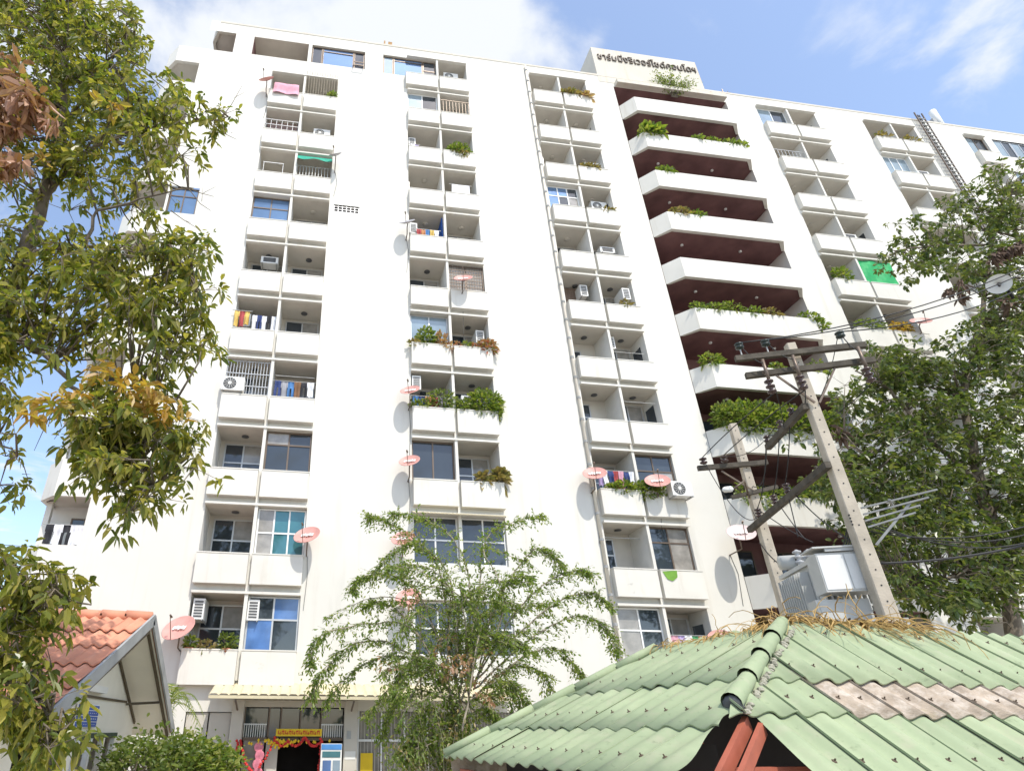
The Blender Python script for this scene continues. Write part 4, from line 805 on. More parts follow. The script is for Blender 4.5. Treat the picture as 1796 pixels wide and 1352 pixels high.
for q in (-.16, -.66, -1.04, -1.62):
    for i in range(36):
        p = -2.6 + i * WU / 2 + random.gauss(0, .01)
        if q < HQ * p - .12 or p > .1:
            if not (q < -1.2 and p < -1.75): screw(LW(p, q + random.gauss(0, .012), zR(q) + .03), -E2 * TR_ + Vector((0, 0, 1)))
for p in (-.5, -1.2, -2.1, -2.9):
    for i in range(18):
        q = -1.5 + i * WU / 2
        if q > HQ * p + .2 and (LW(p, q, 0) - fa).dot(farn) < -.1: screw(LW(p, q, zL(p) + .012), -E1 * TL_ + Vector((0, 0, 1)))
sc.build('roof_screws', M('rusty_screws', (.10, .07, .045), .7), gr)
def chan(a, b, wd, ht, nm='rafter'): MB().bar(a, b, wd, ht).build(nm, mRedS, gr)
chan(LW(-1.95, -1.12, 2.56), LW(-3.12, -1.75, 1.98), .045, .12, 'hip_rafter'); chan(LW(-1.9, -1.22, 2.52), LW(-3.02, -1.84, 1.97), .04, .1, 'hip_rafter')
chan(LW(-2.95, -1.72, 1.93), LW(6, -1.72, 1.93), .06, .1, 'eave_beam'); chan(LW(-3.0, -1.7, 1.97), LW(-3.0, 2.95, 1.97), .06, .1, 'eave_beam')
chan(LW(-2.4, -1.3, 2.18), LW(6, -1.3, 2.18), .07, .12, 'tie_beam'); chan(LW(-2.2, -.8, 2.4), LW(-2.2, 2.7, 2.4), .06, .1, 'purlin')
for p, q in ((-2.95, -1.68), (1.5, -1.68), (6, -1.68), (-2.95, 2.9), (1.5, .9), (6, .9)): chan(LW(p, q, 0), LW(p, q, 1.95), .1, .1, 'post')
MB().add([LW(-2.0, -.6, 0), LW(6, -.6, 0), LW(6, -.6, 2.95), LW(-1.25, -.6, 2.95), LW(-2.0, -.6, 2.6)], [(0, 1, 2, 3, 4)]).build('added_dark_backing', mInterior, gr)  # dark sheet added behind the hip corner so the opening looks shaded
MB().add([LW(-2.4, -1.2, 0), LW(-2.4, 2.8, 0), LW(-2.4, 2.8, 2.4), LW(-2.4, -1.2, 2.4)], [(0, 1, 2, 3)]).build('added_dark_backing', mInterior, gr)  # second added dark sheet, blackens the view under the left slope
# dry straw and dead creeper along the roof top
e = empty('dead_creeper', LW(1, .3, 3.5), 'tangle of dry yellow creeper lying along the green roof top', 'dead creeper'); b = MB()
def strand(p, l, r0=.008):
    an = random.uniform(0, 6.28); q = [Vector(p)]; d = Vector((math.cos(an) * .9, math.sin(an) * .5, random.uniform(.2, .9))).normalized()
    for i in range(6): d = (d + Vector((random.gauss(0, .28), random.gauss(0, .2), -.34))).normalized(); q.append(q[-1] + d * l / 6)
    b.tube(q, r0, 4, r0 * .4)
for i in range(1050):
    if i < 780: strand(LW(random.uniform(.0, 2.35), random.uniform(.02, .45), T.z + random.random() * .09), random.uniform(.25, .85), random.uniform(.004, .011))
    elif i < 1000: strand(LW(random.uniform(-.15, .3), random.uniform(.1, 2.1), T.z + random.random() * .03), random.uniform(.15, .5), random.uniform(.004, .009))
    else: strand(LW(random.uniform(2.3, 5), random.uniform(.02, .3), T.z), random.uniform(.1, .3), .006)
b.build('dry_strands', mStraw, e)
Pn = np.array([tuple(LW(random.uniform(0, 2.3), random.uniform(.05, .4), T.z + .12 * random.random())) for _ in range(1100)]); link('dead_leaves', leaf_mesh('dead_leaves', Pn, rdir(1100), .07 + .08 * rng.random(1100), .4, LM_dead), e)
# ------------------------------------------------------------------ utility poles and transformer
U = Vector((.927, -.375, 0)).normalized(); V = Vector((.308, .951, 0)).normalized(); PR = Vector((9.80, 9.2, 0)); PL = Vector((10.95, 12.75, 0))
def pole(base, label, b0, b1, h):
    e = empty('utility_pole', base, label, 'utility pole', 'concrete utility poles'); vs = []
    for z, s in ((0, b0), (h, b1)):
        c = .16
        for (i, j) in ((-1, -1 + c), (-1 + c, -1), (1 - c, -1), (1, -1 + c), (1, 1 - c), (1 - c, 1), (-1 + c, 1), (-1, 1 - c)): vs.append(base + U * i * s + V * j * s + Vector((0, 0, z)))
    MB().add(vs, [tuple(range(7, -1, -1)), tuple(range(8, 16))] + [(i, (i + 1) % 8, 8 + (i + 1) % 8, 8 + i) for i in range(8)]).build('shaft', mConc, e)
    hb = MB()
    for k in range(24):
        z = 3.4 + k * .27; s = b0 + (b1 - b0) * z / h; c = base - V * (s + .002) + Vector((0, 0, z)); hb.lathe(c, [(.014, -.004), (.014, .004), (.004, .005)], 8, -V)
    hb.build('bolt_holes', mDark, e)
    return e
pr = pole(PR, 'nearer tall concrete utility pole with two timber crossarms at its top', .145, .085, 9.85)
pl = pole(PL, 'farther concrete utility pole behind the transformer', .145, .088, 9.83)
def arm(a, b, parent, wd=.1, ht=.12, nm='crossarm', mat=None): MB().bar(a, b, wd, ht).build(nm, mat or mWood, parent)
def Z(v, z): return Vector((v.x, v.y, z))
arm((8.61, 9.42, 9.52), (10.89, 8.58, 9.52), pr); arm((8.80, 9.5, 9.16), (10.95, 8.58, 9.16), pr)
arm((9.3, 9.28, 9.1), (9.75, 9.06, 8.35), pr, .035, .035, 'brace', mFrB); arm((10.3, 8.86, 9.1), (9.85, 9.06, 8.35), pr, .035, .035, 'brace', mFrB)
arm(Z(PR - U * .16 - V * .1, 8.32), Z(PR - U * .16 + V * 1.9, 8.32), pr, .11, .13, 'long_arm'); arm(Z(PR - U * .16 - V * .15, 7.02), Z(PL - U * .16 + V * .35, 7.02), pr, .11, .13, 'long_arm')
arm(Z(PL - V * .12 - U * 1.15, 8.62), Z(PL - V * .12 + U * .5, 8.62), pl); arm(Z(PL - V * .15 - U * .55, 7.75), Z(PL - V * .12 + U * .55, 7.95), pl, .08, .09)
arm(Z(PL - V * .1 - U * .6, 8.5), Z(PL - V * .1, 7.9), pl, .035, .035, 'brace', mFrB)
def insul(p, parent, h=.26, r=.07, n=3, up=1, mat=None):
    prof = [(.02, 0)]
    for i in range(n): z = h * (i + .2) / n; prof += [(r * .5, z), (r, z + .02), (r, z + .045), (r * .5, z + h * .6 / n)]
    prof += [(.02, h)]
    MB().lathe(p, [(a, b * up) for a, b in prof], 12).build('insulator', mat or mInsul, parent, True)
def lerp3(a, b, t): return Vector(a).lerp(Vector(b), t)
mPinG = M('dark_pin_insulator', (.03, .04, .035), .3)
topi = []
for t in (.06, .27, .85):
    q = lerp3((8.61, 9.42, 9.58), (10.89, 8.58, 9.58), t); MB().tube([q, q + Vector((0, 0, .16))], .014, 5).build('pin', mMetal, pr); insul(q + Vector((0, 0, .16)), pr, .16, .085, 2, 1, mPinG); topi.append(q + Vector((0, 0, .33)))
cuts = []
for t in (.12, .36, .86):
    q = lerp3((8.80, 9.42, 9.12), (10.95, 8.5, 9.12), t)
    MB().tube([q + Vector((0, -.08, .30)), q + Vector((-.02, -.1, -.25))], .035, 8).build('fuse_barrel', mFrB, pr, True); insul(q + Vector((-.04, -.1, -.55)), pr, .36, .085, 3)
    MB().bar(q + Vector((0, 0, .04)), q + Vector((0, -.12, .02)), .05, .04).build('fuse_bracket', mFrB, pr); cuts.append(q + Vector((-.04, -.1, -.55)))
mid = []
for t in (.25, .55, .95): q = Z(PR - U * .16 + V * 1.9 * t, 8.39); insul(q, pr, .2, .07, 2); mid.append(q + Vector((0, 0, .2)))
low = []
for t in (.42, .6, .85): q = Z(PR - U * .16 + V * 3.9 * t, 7.09); insul(q, pr, .24, .075, 3); low.append(q + Vector((0, 0, .24)))
lft = []
for t in (.0, .5): q = Z(PL - V * .2 - U * (1.0 - t), 8.68); insul(q, pl, .2, .09, 2); lft.append(q + Vector((0, 0, .2)))
# lamp on the farther pole
e = empty('street_lamp', PL + Vector((-.9, 0, 7.0)), 'small white lamp head on a bent arm of the farther pole', 'lamp')
q = at(1277, 858, 12.2); MB().tube([Z(PL - U * .1, 7.75), q + Vector((.5, 0, .25)), q + Vector((.15, 0, .02))], .025, 6).build('arm', mFrB, e, True); MB().lathe(q, [(.03, -.16), (.07, -.1), (.075, .08), (.03, .14)], 10, (1, .1, .2)).build('lamp_head', mWhiteP, e, True)
# wires
def wire(a, b, sag, label, r=.012, mat=None, n=14):
    a, b = Vector(a), Vector(b); pts = [a.lerp(b, i / n) - Vector((0, 0, sag * 4 * (i / n) * (1 - i / n))) for i in range(n + 1)]
    tag(MB().tube(pts, r, 5).build('power_wire', mat or mDark, None, True), label, 'wire', 'wires of the transformer poles')
ends = [at(1830, 452, 8.3), at(1830, 462, 8.5), at(1840, 478, 8.8)]
nm = ['uppermost', 'middle', 'lowest']
for i, (p, q) in enumerate(zip(topi, ends)): wire(p, q, .35, f'{nm[i]} of the three black power wires running right from the nearer pole top', .014)
for i in range(3): wire(topi[i], cuts[i] + Vector((.02, 0, .75)), .12, f'{NTH[i]} short jumper wire from pin insulator down to fuse', .01, None, 8)
wire(cuts[0], lft[0], -.05, 'black jumper from the left fuse to the farther pole arm end'); wire(cuts[1], lft[1], -.05, 'black jumper from the middle fuse to the farther pole arm'); wire(cuts[1] + Vector((.05, 0, .1)), mid[0], .35, 'slack jumper looping from the middle fuse to the timber arm', .01)
wire(cuts[2], mid[2], .3, 'slack jumper from the right fuse to the timber arm', .009)
for i in range(3): wire(mid[i], low[i], .1 + .05 * i, f'{NTH[i]} vertical jumper between the two long timber arms', .011)
TR = Vector((10.30, 10.86, 4.35))
for i in range(3): wire(low[i], TR + Vector((-.3 + .3 * i, -.1 + .15 * i, 1.75)), .06, f'{NTH[i]} black lead from timber arm down to transformer bushing', .011)
wire(Z(PR + U * .1, 5.15), at(1850, 942, 8.4), .1, 'thick black cable leaving the nearer pole to the right', .022)
wire(Z(PL - U * .15, 6.6), TR + Vector((-.2, .2, 1.4)), .35, 'loop of black cable from the farther pole to the transformer', .014)
for i, (a_, b_, sg) in enumerate(((mid[1], lft[1], .3), (low[2], Z(PL - U * .15 - V * .1, 7.4), .25), (mid[2], Z(PL - V * .15, 8.0), .4), (cuts[0] + Vector((.1, 0, .2)), mid[1], .5), (lft[0], Z(PL - U * .1 - V * .1, 7.2), .6), (low[0], Z(PR - U * .1 + V * .1, 5.6), .15), (topi[2], mid[2], .7))):
    wire(a_, b_, sg, ['slack wire from timber arm to farther pole arm', 'short wire curling onto the farther pole', 'wire sagging between long arm and farther pole', 'wire looping under the left fuse', 'long loop hanging from the farther pole arm end', 'cable dropping along the nearer pole', 'thin wire looping right of the nearer pole'][i], .008 + .002 * (i % 3))
for i in range(3): wire(Z(PR + U * .12, 5.75 + .12 * i), at(1850, 905 + 14 * i, 8.2 + .2 * i), .25 + .08 * i, ['lower', 'middle', 'upper'][i] + ' telephone cable sagging right from the nearer pole', .012)
# transformer with radiators, bushings, platform
e = empty('transformer', TR, 'grey finned distribution transformer hung between the two poles', 'transformer')
def ob(c, du, dv, z0, z1, nm, mat, par=None):
    vs = []
    for z in (z0, z1):
        for i, j in ((-1, -1), (1, -1), (1, 1), (-1, 1)): vs.append(Vector((c.x, c.y, z)) + U * i * du + V * j * dv)
    return MB().add(vs, [(3, 2, 1, 0), (4, 5, 6, 7), (0, 1, 5, 4), (1, 2, 6, 5), (2, 3, 7, 6), (3, 0, 4, 7)]).build(nm, mat, par or e)
ob(TR, .40, .60, 4.38, 5.42, 'tank', mTrafo); ob(TR, .46, .68, 5.42, 5.5, 'lid', mTrafo)
for i in range(9): ob(TR + U * (-.38 + i * .095) - V * .73, .011, .12, 4.5, 5.32, 'radiator_fin', mTrafo)
for i in range(11): ob(TR - U * .50 + V * (-.48 + i * .096), .09, .011, 4.5, 5.32, 'radiator_fin', mTrafo)
ob(TR - V * .80, .36, .012, 5.22, 5.26, 'fin_bar', mTrafo); ob(TR - V * .80, .36, .012, 4.58, 4.62, 'fin_bar', mTrafo)
for i in range(3): insul(TR + U * (-.22 + .22 * i) + V * .12 + Vector((0, 0, 1.15)), e, .42, .085, 4, 1, M('grey_porcelain', (.42, .42, .42), .3) if i == 0 else bpy.data.materials['grey_porcelain'])
MB().tube([TR + U * -.5 + V * .35 + Vector((0, 0, 1.36)), TR + U * .5 + V * .35 + Vector((0, 0, 1.36))], .15, 12).build('conservator', mTrafo, e, True)
ob(TR, .5, .7, 4.24, 4.38, 'base_frame', mMetal)
e = empty('transformer_platform', Z(PR, 4.1), 'steel platform beams carrying the transformer between the poles', 'platform')
for s in (-.24, .24): MB().bar(Z(PR + U * s, 4.15), Z(PL + U * s, 4.15), .08, .14).build('beam', mMetal, e)
for t in (.3, .5, .7): MB().bar(Z(PR.lerp(PL, t) - U * .45, 4.19), Z(PR.lerp(PL, t) + U * .45, 4.19), .08, .06).build('cross_beam', mMetal, e)
e = empty('switch_cabinet', PR - U * .7, 'pale grey double-door switch cabinet beside the nearer pole', 'cabinet')
CB = PR - U * .28 + V * .36
ob(CB, .44, .2, 4.72, 5.42, 'casing', mTrafo, e); ob(CB - U * .215 - V * .205, .205, .006, 4.76, 5.38, 'door', mWhiteP, e); ob(CB + U * .215 - V * .205, .205, .006, 4.76, 5.38, 'door', mWhiteP, e); ob(CB - V * .22, .28, .02, 5.44, 5.5, 'top_rail', mMetal, e); ob(CB, .48, .26, 5.5, 5.53, 'rain_cover', mTrafo, e)
e = empty('meter_box', PR - U * .8, 'lower pale steel box under the switch cabinet', 'box')
ob(PR - U * .45 + V * .5, .42, .16, 4.05, 4.62, 'casing', mTrafo, e); ob(PR - U * .45 + V * .335, .38, .006, 4.1, 4.58, 'door', mTrafo, e)
mRack = M('dull_steel', (.27, .27, .26), .7, .2, 5)
e = empty('cable_bracket', Z(PR, 6), 'galvanised bracket frame sticking out right of the nearer pole', 'bracket')
for k, (z, l) in enumerate(((6.24, 1.1), (6.12, .95), (6.0, .8), (5.88, .7))): MB().bar(Z(PR + U * .13 - V * .1, z - .1), Z(PR + U * (.13 + l) - V * (.1 + l * .25), z + .06), .03, .028).build('bar', mRack, e)
MB().bar(Z(PR + U * .15 - V * .1, 5.45), Z(PR + U * .85 - V * .25, 6.15), .045, .04).build('strut', mRack, e); MB().bar(Z(PR + U * .5 - V * .3, 6.2), Z(PR + U * 1.0 + V * .5, 6.3), .035, .035).build('end_bar', mRack, e)
for k in range(4): wire(Z(PR - U * .1 - V * .12, 5.85 + k * .06), TR + Vector((.35, -.3 + .1 * k, 1.15)), .12, f'{["lowest","second lowest","second highest","highest"][k]} black low-voltage cable behind the nearer pole', .014)
# ------------------------------------------------------------------ trees
def inpoly(x, y, poly):
    r = False; j = len(poly) - 1
    for i in range(len(poly)):
        xi, yi = poly[i]; xj, yj = poly[j]
        if (yi > y) != (yj > y) and x < (xj - xi) * (y - yi) / (yj - yi) + xi: r = not r
        j = i
    return r
def sample(poly, n, holes=()):
    xs_ = [p[0] for p in poly]; ys_ = [p[1] for p in poly]; o = []
    while len(o) < n:
        x, y = random.uniform(min(xs_), max(xs_)), random.uniform(min(ys_), max(ys_))
        if inpoly(x, y, poly) and not any(((x - h[0]) / h[2]) ** 2 + ((y - h[1]) / h[3]) ** 2 < 1 for h in holes): o.append((x, y))
    return o
def whorls(centers, per, spread, nl, size, droop=.25):
    # leaf tufts: several twig tips round each centre, leaves radiating from each tip
    P_, D_, tips = [], [], []
    for c in centers:
        for k in range(per):
            t = np.array(c) + rng.normal(size=3) * np.array(spread); tips.append((c, t)); ax = nrm((t - np.array(c))[None] + rng.normal(size=(1, 3)) * .1)[0]
            m = max(3, int(nl * (.6 + .8 * random.random()))); d = nrm(rng.normal(size=(m, 3)) + ax * .6 + np.array([0, -.1, -droop])); P_.append(t + d * .015 + rng.normal(size=(m, 3)) * .03); D_.append(d)
    P_ = np.concatenate(P_); D_ = np.concatenate(D_); return P_, D_, size * (.5 + .95 * rng.random(len(P_))), tips
def grow_limbs(b, limbs):
    pts = []
    for (ps, r0, r1) in limbs:
        ps = [Vector(p) for p in ps]; q = []
        for i in range(len(ps) - 1):
            for k in range(4): q.append(ps[i].lerp(ps[i + 1], k / 4) + Vector((random.gauss(0, .02), random.gauss(0, .02), random.gauss(0, .02))))
        q.append(ps[-1]); b.tube(q, r0, 8, r1); pts += q
    return pts
def twigs(b, centers, pts, r=.016):
    A = np.array([tuple(p) for p in pts])
    for c in centers:
        d = np.linalg.norm(A - np.array(c), axis=1) + np.maximum(0, A[:, 2] - c[2]) * .5; p = Vector(A[int(d.argmin())]); c = Vector(c); m = (p + c) / 2 + Vector((random.gauss(0, .08), random.gauss(0, .08), .12)); b.tube([p, m, c], r, 5, r * .35)
def subtwigs(b, tips, r=.006):
    for c, t in tips: b.tube([c, t], r, 3, r * .5, cap=False)
def wpts(px, Y0, Yj=.7): return [tuple(at(x, y, Y0 + random.gauss(0, Yj))) for x, y in px]
# --- large tree at left
lt = empty('large_leaved_tree', (-7.2, 7.5, 0), 'big leafy tree filling the left edge with olive and yellow leaves', 'tree')
bw = MB()
def pp(*l): return [at(x, y, Y) for x, y, Y in l]
base = Vector((-7.2, 7.5, 0))
limbs = [([base, Vector((-6.9, 7.5, 3.5)), at(-60, 700, 7.4), at(30, 480, 7.3), at(75, 350, 7.3), at(105, 240, 7.2), at(120, 60, 7.2), at(140, -120, 7.2)], .17, .035),
         ([at(-60, 700, 7.4), at(60, 440, 7.2), at(150, 430, 7.0), at(230, 440, 6.9), at(330, 480, 6.8)], .045, .012),
         ([at(-60, 640, 7.4), at(20, 590, 7.2), at(75, 620, 7.1), at(120, 670, 7.0), at(150, 700, 7.0), at(220, 770, 6.9), at(270, 850, 6.9)], .05, .010),
         ([at(75, 350, 7.3), at(150, 270, 7.1), at(250, 220, 7.0), at(330, 215, 6.9), at(400, 205, 6.8)], .04, .009),
         ([at(150, 430, 7.0), at(170, 370, 6.9), at(250, 350, 6.8), at(330, 330, 6.8)], .03, .008),
         ([at(105, 240, 7.2), at(190, 110, 7.0), at(240, 40, 6.9)], .035, .010), ([at(-60, 640, 7.4), at(-20, 760, 7.2), at(30, 800, 7.1)], .03, .008),
         ([base + Vector((0, 0, 2.6)), at(-40, 1150, 6.8), at(30, 1080, 6.6), at(100, 1050, 6.5), at(160, 1060, 6.4)], .05, .008),
         ([at(-40, 1150, 6.8), at(20, 1200, 6.6), at(80, 1240, 6.5), at(100, 1290, 6.5)], .03, .008), ([at(150, 700, 7.0), at(230, 680, 6.9), at(310, 700, 6.8)], .02, .007)]
pts = grow_limbs(bw, limbs)
polyT = [(-60, -60), (150, -60), (215, 0), (250, 50), (262, 90), (225, 130), (250, 150), (320, 150), (340, 190), (300, 230), (330, 260), (310, 320), (280, 350), (240, 330), (200, 300), (150, 330), (70, 300), (-60, 320)]
polyM = [(-60, 400), (40, 420), (90, 400), (150, 440), (210, 400), (300, 410), (345, 430), (365, 500), (345, 540), (370, 600), (350, 650), (310, 620), (260, 640), (220, 600), (180, 620), (120, 580), (60, 620), (-60, 740)]
polyL = [(120, 720), (200, 640), (270, 660), (330, 720), (345, 780), (310, 810), (290, 760), (250, 800), (270, 860), (230, 900), (200, 840), (150, 850), (130, 790)]
polyB = [(-60, 940), (30, 950), (60, 1000), (90, 1035), (150, 1045), (165, 1075), (110, 1075), (85, 1120), (95, 1180), (90, 1220), (60, 1250), (-60, 1240)]
polyB2 = [(20, 1240), (80, 1235), (125, 1260), (130, 1300), (90, 1330), (50, 1300)]
cT = wpts(sample(polyT, 300, [(120, 200, 22, 16), (60, 250, 20, 14), (180, 130, 16, 12), (170, 80, 16, 10), (230, 230, 16, 10)]), 7.1, .4) + wpts([(385, 205), (365, 210), (395, 200), (345, 200), (360, 195), (375, 225)], 6.8, .15)
cM = wpts(sample(polyM, 185, [(170, 545, 32, 32), (60, 480, 28, 18), (290, 560, 26, 16), (110, 520, 20, 14), (250, 480, 20, 16)]), 7.0, .4); cL = wpts(sample(polyL, 74), 6.9, .3) + wpts([(335, 790), (340, 820), (325, 770), (220, 900)], 6.8, .1); cB = wpts(sample(polyB, 42), 6.5, .3) + wpts(sample(polyB2, 15), 6.6, .3)
cX = wpts([(-10, 760), (10, 800), (-20, 700), (0, 850), (20, 720), (30, 350), (60, 380), (120, 370), (170, 350), (230, 370), (270, 390), (330, 425), (360, 440), (150, 330), (200, 345)], 7.1, .3)
allc = cT + cM + cL + cB + cX; twigs(bw, allc, pts)
P_, D_, L_, tips = whorls(allc, 5, (.14, .14, .13), 8, .128); subtwigs(bw, tips)
# bare twigs reaching over the wall
for (x0, y0, x1, y1) in ((390, 205, 425, 150), (390, 215, 415, 245), (330, 330, 375, 345), (330, 330, 370, 370), (300, 370, 345, 400), (310, 280, 345, 255), (230, 120, 255, 100), (15, 790, 55, 860), (120, 690, 60, 790), (150, 700, 95, 770), (20, 1080, -20, 1000)):
    a, c = at(x0, y0, 6.9), at(x1, y1, 6.8); bw.tube([a, a.lerp(c, .5) + Vector((random.gauss(0, .06), 0, random.gauss(0, .06))), c], .009, 4, .003); m = a.lerp(c, .6); bw.tube([m, m + Vector((random.gauss(.1, .1), 0, random.gauss(0, .15)))], .005, 3, .002)
bw.build('trunk_and_limbs', mBark, lt, True)
link('crown', leaf_mesh('crown', P_, D_, L_, .42, LM_left, .3, .45), lt)
P2_, D2_, L2_, _ = whorls(wpts(sample([(-40, 110), (40, 130), (55, 190), (20, 215), (-40, 225)], 22) + sample([(-40, 290), (30, 270), (25, 300), (-40, 310)], 5) + [(80, 195), (78, 188)], 6.2, .12), 4, (.10, .08, .10), 6, .20)
link('dead_leaves', leaf_mesh('dead_leaves', P2_, D2_ + np.array([0, 0, -.5]), L2_, .42, LM_dry, .35, .3), lt)
P2_, D2_, L2_, _ = whorls(wpts([(175, 645), (200, 655), (225, 668), (250, 680), (275, 700), (300, 715), (230, 695), (255, 705), (305, 730), (100, 705), (120, 705), (90, 715), (135, 700), (60, 725), (195, 180 + 10), (60, 275)], 6.4, .1), 4, (.08, .05, .05), 6, .14)
link('orange_leaves', leaf_mesh('orange_leaves', P2_, D2_, L2_, .42, LM_orange, .3, .3), lt)
# --- tree at right
rt = empty('dark_leaved_tree', (18.5, 14.5, 0), 'dense dark green tree at the right edge behind the nearer pole', 'tree'); bw = MB()
limbs = [([Vector((18.5, 14.5, 0)), Vector((18.4, 14.5, 3)), at(1760, 980, 14.4), at(1720, 850, 14.3), at(1690, 700, 14.2), at(1720, 560, 14.2), at(1740, 420, 14.2)], .24, .05),
         ([at(1760, 980, 14.4), at(1660, 900, 14), at(1560, 850, 13.8), at(1480, 760, 13.7)], .09, .02), ([at(1720, 850, 14.3), at(1620, 760, 14), at(1560, 680, 13.8), at(1500, 650, 13.7)], .08, .02),
         ([at(1740, 430, 14.2), at(1640, 430, 14), at(1570, 440, 13.9)], .06, .015), ([at(1740, 430, 14.2), at(1760, 340, 14.2)], .05, .015), ([at(1760, 980, 14.4), at(1690, 1000, 14.1), at(1620, 1030, 13.9), at(1590, 1050, 13.9)], .06, .015), ([at(1760, 980, 14.4), at(1850, 850, 14), at(1850, 650, 14)], .1, .03)]
pts = grow_limbs(bw, limbs)
polyR1 = [(1880, 270), (1790, 282), (1730, 290), (1700, 330), (1640, 365), (1580, 395), (1552, 430), (1560, 470), (1600, 490), (1660, 475), (1700, 510), (1740, 540), (1880, 560)]
polyR2 = [(1880, 540), (1700, 540), (1690, 580), (1650, 600), (1660, 640), (1610, 610), (1550, 610), (1490, 655), (1460, 720), (1450, 790), (1450, 860), (1480, 920), (1545, 985), (1560, 1040), (1640, 1060), (1700, 1060), (1760, 1040), (1880, 1000)]
cR = wpts(sample(polyR1, 230), 14.0, .4) + wpts(sample(polyR2, 640, [(1640, 1000, 40, 18), (1720, 990, 26, 20), (1600, 960, 22, 14), (1680, 930, 16, 14)]), 14.0, .5) + wpts([(1690, 1090), (1720, 1095), (1680, 1070), (1650, 1065), (1760, 1060), (1600, 1060), (1440, 830), (1435, 860), (1500, 940), (1420, 770)], 14, .2)
twigs(bw, cR, pts, .022); P_, D_, L_, tips = whorls(cR, 6, (.22, .22, .15), 9, .15); subtwigs(bw, tips, .007)
bw.build('trunk_and_limbs', mBark, rt, True)
link('crown', leaf_mesh('crown', P_, D_, L_, .55, LM_right, .3, .25), rt)
P2_, D2_, L2_, _ = whorls(wpts([(1755, 445), (1775, 440), (1740, 450), (1790, 430), (1690, 500), (1665, 515), (1770, 530), (1465, 755)], 13.0, .2), 5, (.15, .1, .06), 7, .26)
link('dead_leaves', leaf_mesh('dead_leaves', P2_, D2_ + np.array([0, 0, -.6]), L2_, .35, M('dead_palm', (.13, .085, .06), .9, .3, 6), .35, .3), rt)
# round white dish half hidden in the right tree
e = empty('large_satellite_dish', at(1752, 500, 12.9), 'large white round dish half hidden by the right-hand tree', 'satellite dish')
c0 = at(1752, 498, 12.8); nd = (CAMLOC - c0 + Vector((-3, 0, 0))).normalized()
MB().lathe(c0, [(.33, 0), (.32, -.02), (.2, -.07), (.002, -.09), (.002, -.08), (.2, -.055), (.33, 0)], 24, nd, False).build('reflector', mWhiteP, e, True); MB().tube([c0 - nd * .08, c0 + Vector((.35, .1, .12)), c0 + Vector((.42, .1, -.5))], .05, 6).build('mount', mDark, e, True); MB().tube([c0 - nd * .02, c0 + nd * .25 + Vector((0, 0, -.1))], .06, 8, .03).build('feed_horn', mDark, e, True)
# --- arching thorny tree in front of the shop
tt = empty('arching_thorny_tree', (3.0, 13, 0), 'airy tree with long arching branches and tiny leaves in the middle foreground', 'tree'); bw = MB(); Pn, Dn, Pc = [], [], []
base = Vector((3.05, 13, 0)); crown0 = at(775, 1290, 13)
for s in range(5): bw.tube([base + Vector((random.gauss(0, .12), random.gauss(0, .12), 0)), crown0 + Vector((random.gauss(0, .2), random.gauss(0, .2), -.6)), crown0 + Vector((random.gauss(0, .25), random.gauss(0, .2), .5))], .05, 6, .03)
def arch(px, Y, dens=1, wob=.06):
    ps = [at(x, y, Y + dy) for (x, y, dy) in px]; q = []
    for i in range(len(ps) - 1):
        for k in range(7):
            t = k / 7; p0 = ps[max(0, i - 1)]; p1, p2 = ps[i], ps[i + 1]; p3 = ps[min(len(ps) - 1, i + 2)]
            q.append(0.5 * ((2 * p1) + (p2 - p0) * t + (2 * p0 - 5 * p1 + 4 * p2 - p3) * t * t + (3 * p1 - p0 - 3 * p2 + p3) * t ** 3) + Vector((random.gauss(0, .012), random.gauss(0, .012), random.gauss(0, .012))))
    q.append(ps[-1]); bw.tube(q, .022, 5, .004); n = len(q)
    for i in range(3, n):
        t = i / n
        for k in range(int(3 * dens)):                       # side twigs with paired leaflets
            l = random.uniform(.10, .50) * (1.2 - t * .6); d = Vector((random.gauss(0, 1), random.gauss(0, 1), random.gauss(-.35, .5))).normalized(); tg = (q[min(i + 1, n - 1)] - q[i - 1]).normalized(); d = (d + tg * .9).normalized(); e_ = q[i] + d * l; bw.tube([q[i], e_], .004, 3, .002, cap=False)
            for m in range(9): tt_ = (m + 1) / 9; c = q[i].lerp(e_, tt_) - Vector((0, 0, .06 * tt_ * tt_)); Pn.append(c + Vector((random.gauss(0, .015), random.gauss(0, .015), random.gauss(0, .015)))); Dn.append(d + Vector((random.gauss(0, .8), random.gauss(0, .8), random.gauss(0, .6))))
A0 = (780, 1180, 0)
